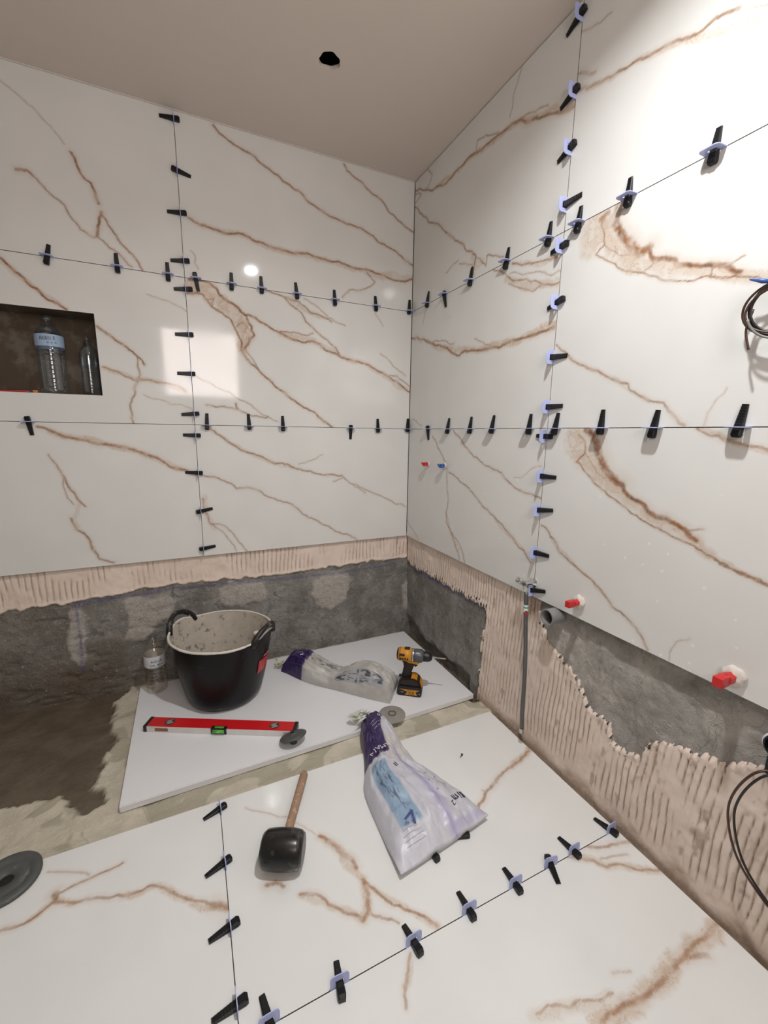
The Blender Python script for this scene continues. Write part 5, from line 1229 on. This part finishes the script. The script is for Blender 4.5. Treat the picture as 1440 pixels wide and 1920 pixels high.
# ------------------------------------------------------------------ plumbing on the right-hand wall
def wing_plug(y, z, mat, label):
    e = thing('pipe_plug', label, 'pipe plug', (0, y, z))
    MB().lathe([(0.016, 0.0), (0.017, -0.004), (0.013, -0.006)], 20, RY(math.pi / 2)).build('seat', M_PLASTERLUMP, e, True)
    MB().lathe([(0.009, -0.004), (0.009, -0.022), (0.007, -0.024)], 14, RY(math.pi / 2)).build('stem', mat, e)
    pts = [(-0.022 - 0.012 * math.sin(math.pi * k / 12), 0.017 * math.cos(math.pi * k / 12), 0.006 * math.sin(2 * math.pi * k / 12)) for k in range(13)]
    MB().tube(pts + [(-0.022, -0.010, -0.006), (-0.022, 0.010, 0.004)], 0.0042, 8).build('wing', mat, e, True)
wing_plug(-0.217, 1.023, M_RED, 'small red winged pipe plug high on the right-hand wall near the corner')
wing_plug(-0.371, 1.026, M_BLUE, 'small blue winged pipe plug beside the small red one')
def red_plug(y, z, s, label):
    e = thing('capped_inlet', label, 'pipe plug', (0, y, z))
    bm = bmesh.new(); bmesh.ops.create_icosphere(bm, subdivisions=3, radius=0.026 * s)
    for v in bm.verts:
        k = 1 + 0.16 * math.sin(v.co.y * 310) * math.cos(v.co.z * 270 + 1); v.co = Vector((v.co.x * 0.5 * k, v.co.y * k, v.co.z * k))
    me = bpy.data.meshes.new('plaster_ring'); bm.to_mesh(me); bm.free(); link('plaster_ring', me, M_PLASTERLUMP, e, (-0.004, 0, 0), smooth=True)
    MB().lathe([(0.014 * s, 0.0), (0.014 * s, -0.034 * s), (0.011 * s, -0.036 * s)], 6, RY(math.pi / 2)).build('plug', M_RED, e)
    MB().box(-0.068 * s, -0.034 * s, -0.010 * s, 0.010 * s, -0.012 * s, 0.012 * s, 0.002).build('wrench_tab', M_RED, e)
red_plug(-1.190, 0.652, 0.85, 'red plug in white plaster beside the grey drain pipe on the right-hand wall')
red_plug(-1.615, 0.636, 1.0, 'red plug in white plaster lowest at the photo\'s right edge')
dp_ = thing('drain_pipe', 'short open grey drain pipe sticking out under the right-hand tiles', 'pipe', (0.02, -1.098, 0.566))
MB().lathe([(0.027, 0.0), (0.027, -0.052), (0.0285, -0.053), (0.0285, -0.060), (0.0245, -0.060), (0.0235, -0.05), (0.0235, -0.012)], 32, RY(math.pi / 2), cap=False).build('pipe', M_PIPE, dp_, 'auto')
MB().lathe([(0.0005, -0.012), (0.0236, -0.012)], 24, RY(math.pi / 2), cap=False).build('bore', M_DARK, dp_, False)
dp2 = thing('waste_pipe', 'black open waste pipe with white collar at the right edge', 'pipe', (0.022, -1.718, 0.528))
MB().lathe([(0.030, 0.0), (0.030, -0.030), (0.0265, -0.032), (0.0265, -0.004)], 32, RY(math.pi / 2), cap=False).build('collar', M_PAPER, dp2, 'auto')
MB().lathe([(0.026, -0.004), (0.026, -0.036), (0.0225, -0.037), (0.0225, -0.006), (0.0005, -0.006)], 32, RY(math.pi / 2), cap=False).build('bore', M_BLACK, dp2, 'auto')

va_ = thing('angle_valve', 'chrome angle valve on the right-hand wall above the grey hose', 'valve', (0.0, -0.990, 0.650))
MB().lathe([(0.017, 0.0), (0.018, -0.003), (0.012, -0.008), (0.0085, -0.012), (0.0085, -0.036), (0.011, -0.037), (0.011, -0.048), (0.006, -0.049)], 24, RY(math.pi / 2)).build('body', M_CHROME, va_)
MB().lathe([(0.007, 0.0), (0.007, 0.020), (0.011, 0.022), (0.0125, 0.026), (0.0125, 0.040), (0.010, 0.043), (0.004, 0.0435)], 20, TR(-0.038, 0, 0) @ RX(-math.pi / 2)).build('knob', M_CHROME, va_)
MB().lathe([(0.008, 0.0), (0.008, -0.016), (0.0105, -0.018), (0.0105, -0.030), (0.007, -0.031)], 6, TR(-0.036, 0, 0)).build('outlet', M_CHROME, va_)
ho = thing('flexible_hose', 'grey braided hose hanging down from the chrome valve to the floor', 'hose', (-0.036, -0.993, 0.618))
hp = spline([(0, 0, 0), (-0.002, -0.010, -0.10), (-0.002, -0.022, -0.22), (-0.001, -0.028, -0.34), (0.003, -0.026, -0.46), (0.012, -0.022, -0.545)], 10)
MB().tube(hp, 0.0075, 14).build('hose', M_HOSE, ho, True)
MB().lathe([(0.009, 0.0), (0.009, -0.018), (0.006, -0.020)], 6, TR(0.012, -0.022, -0.545)).build('nut', M_STEEL, ho)
sl = MB().lathe([(0.0083, 0.0), (0.0083, -0.034)], 18, TR(-0.001, -0.006, -0.045), cap=False).build('sleeve', M_PAPER, ho, True)
MB().lathe([(0.0086, 0.0), (0.0086, -0.007)], 18, TR(-0.0015, -0.0075, -0.072), cap=False).build('red_band', M_RED, sl, True)
MB().lathe([(0.0086, 0.0), (0.0086, -0.006)], 18, TR(-0.001, -0.006, -0.052), cap=False).build('green_band', plain('green_print', (0.1, 0.35, 0.15), 0.5), sl, True)

# ------------------------------------------------------------------ cables
cc = thing('cable_coil', 'coil of brown, black and grey wires with blue tip on the right-hand wall', 'cable', (0.0, -1.60, 1.432))
def loop(cy, cz, ry, rz, x0, x1, a0, a1, n=40, tilt=0.0):
    out = []
    for k in range(n + 1):
        t = k / n; a = math.radians(a0 + (a1 - a0) * t)
        y = ry * math.cos(a); z = rz * math.sin(a)
        out.append((x0 + (x1 - x0) * t, cy + y * math.cos(tilt) - z * math.sin(tilt), cz + y * math.sin(tilt) + z * math.cos(tilt)))
    return out
wall_pt = (0.0, -0.015, 0.062)
for k, (cy, cz, ry, rz, x0, x1, a0, a1, m, tl) in enumerate((
        (0.004, 0.000, 0.068, 0.052, -0.020, -0.034, 100, 480, M_WIREBROWN, 0.15), (0.000, 0.002, 0.058, 0.050, -0.026, -0.040, 110, 500, M_WIREBLACK, 0.1),
        (-0.002, -0.001, 0.055, 0.047, -0.030, -0.044, 95, 470, M_WIREBLACK, 0.2), (0.001, -0.004, 0.060, 0.044, -0.034, -0.046, 120, 560, M_WIREBROWN, 0.05),
        (-0.004, -0.004, 0.057, 0.056, -0.024, -0.048, 90, 330, M_WIREGREY, 0.3))):
    p = loop(cy, cz, ry, rz, x0, x1, a0, a1, 44, tl)
    MB().tube([wall_pt] + [tuple((np.array(wall_pt) + np.array(p[0])) / 2 + np.array([-0.012, 0.0, 0.004]))] + p, 0.0024, 8).build('wire', m, cc, True)
MB().tube(spline([(-0.036, 0.050, 0.005), (-0.040, 0.055, -0.035), (-0.042, 0.044, -0.075)], 8), 0.0024, 8).build('wire', M_WIREBROWN, cc, True)
MB().tube([(-0.034, 0.020, 0.050), (-0.040, 0.040, 0.055), (-0.043, 0.062, 0.064)], [0.0035, 0.0045, 0.0015], 8).build('blue_tip', M_BLUE, cc, True)
MB().lathe([(0.012, 0.0005), (0.012, -0.003), (0.001, -0.003)], 16, TR(0, -0.015, 0.062) @ RY(math.pi / 2), cap=False).build('wall_hole', M_DARK, cc, False)
lc = thing('hanging_cables', 'pair of brown wires looping out of the wall at the lower right', 'cable', (0.01, -1.725, 0.478))
MB().box(-0.025, 0.015, -0.030, 0.022, -0.020, 0.022, 0.004).build('conduit_end', M_BLACK, lc)
for k, (dy, m) in enumerate(((0.0, M_WIREBROWN), (-0.012, M_WIREBLACK))):
    MB().tube(spline([(-0.015, dy, 0.0), (-0.045, 0.028 + dy, -0.020), (-0.052, 0.052 + dy, -0.085), (-0.052, 0.056 + dy, -0.15), (-0.052, 0.032 + dy, -0.225), (-0.052, -0.010 + dy, -0.272), (-0.050, -0.07 + dy, -0.30), (-0.048, -0.15 + dy, -0.26), (-0.04, -0.20 + dy, -0.16)], 8), 0.0026, 8).build('wire', m, lc, True)
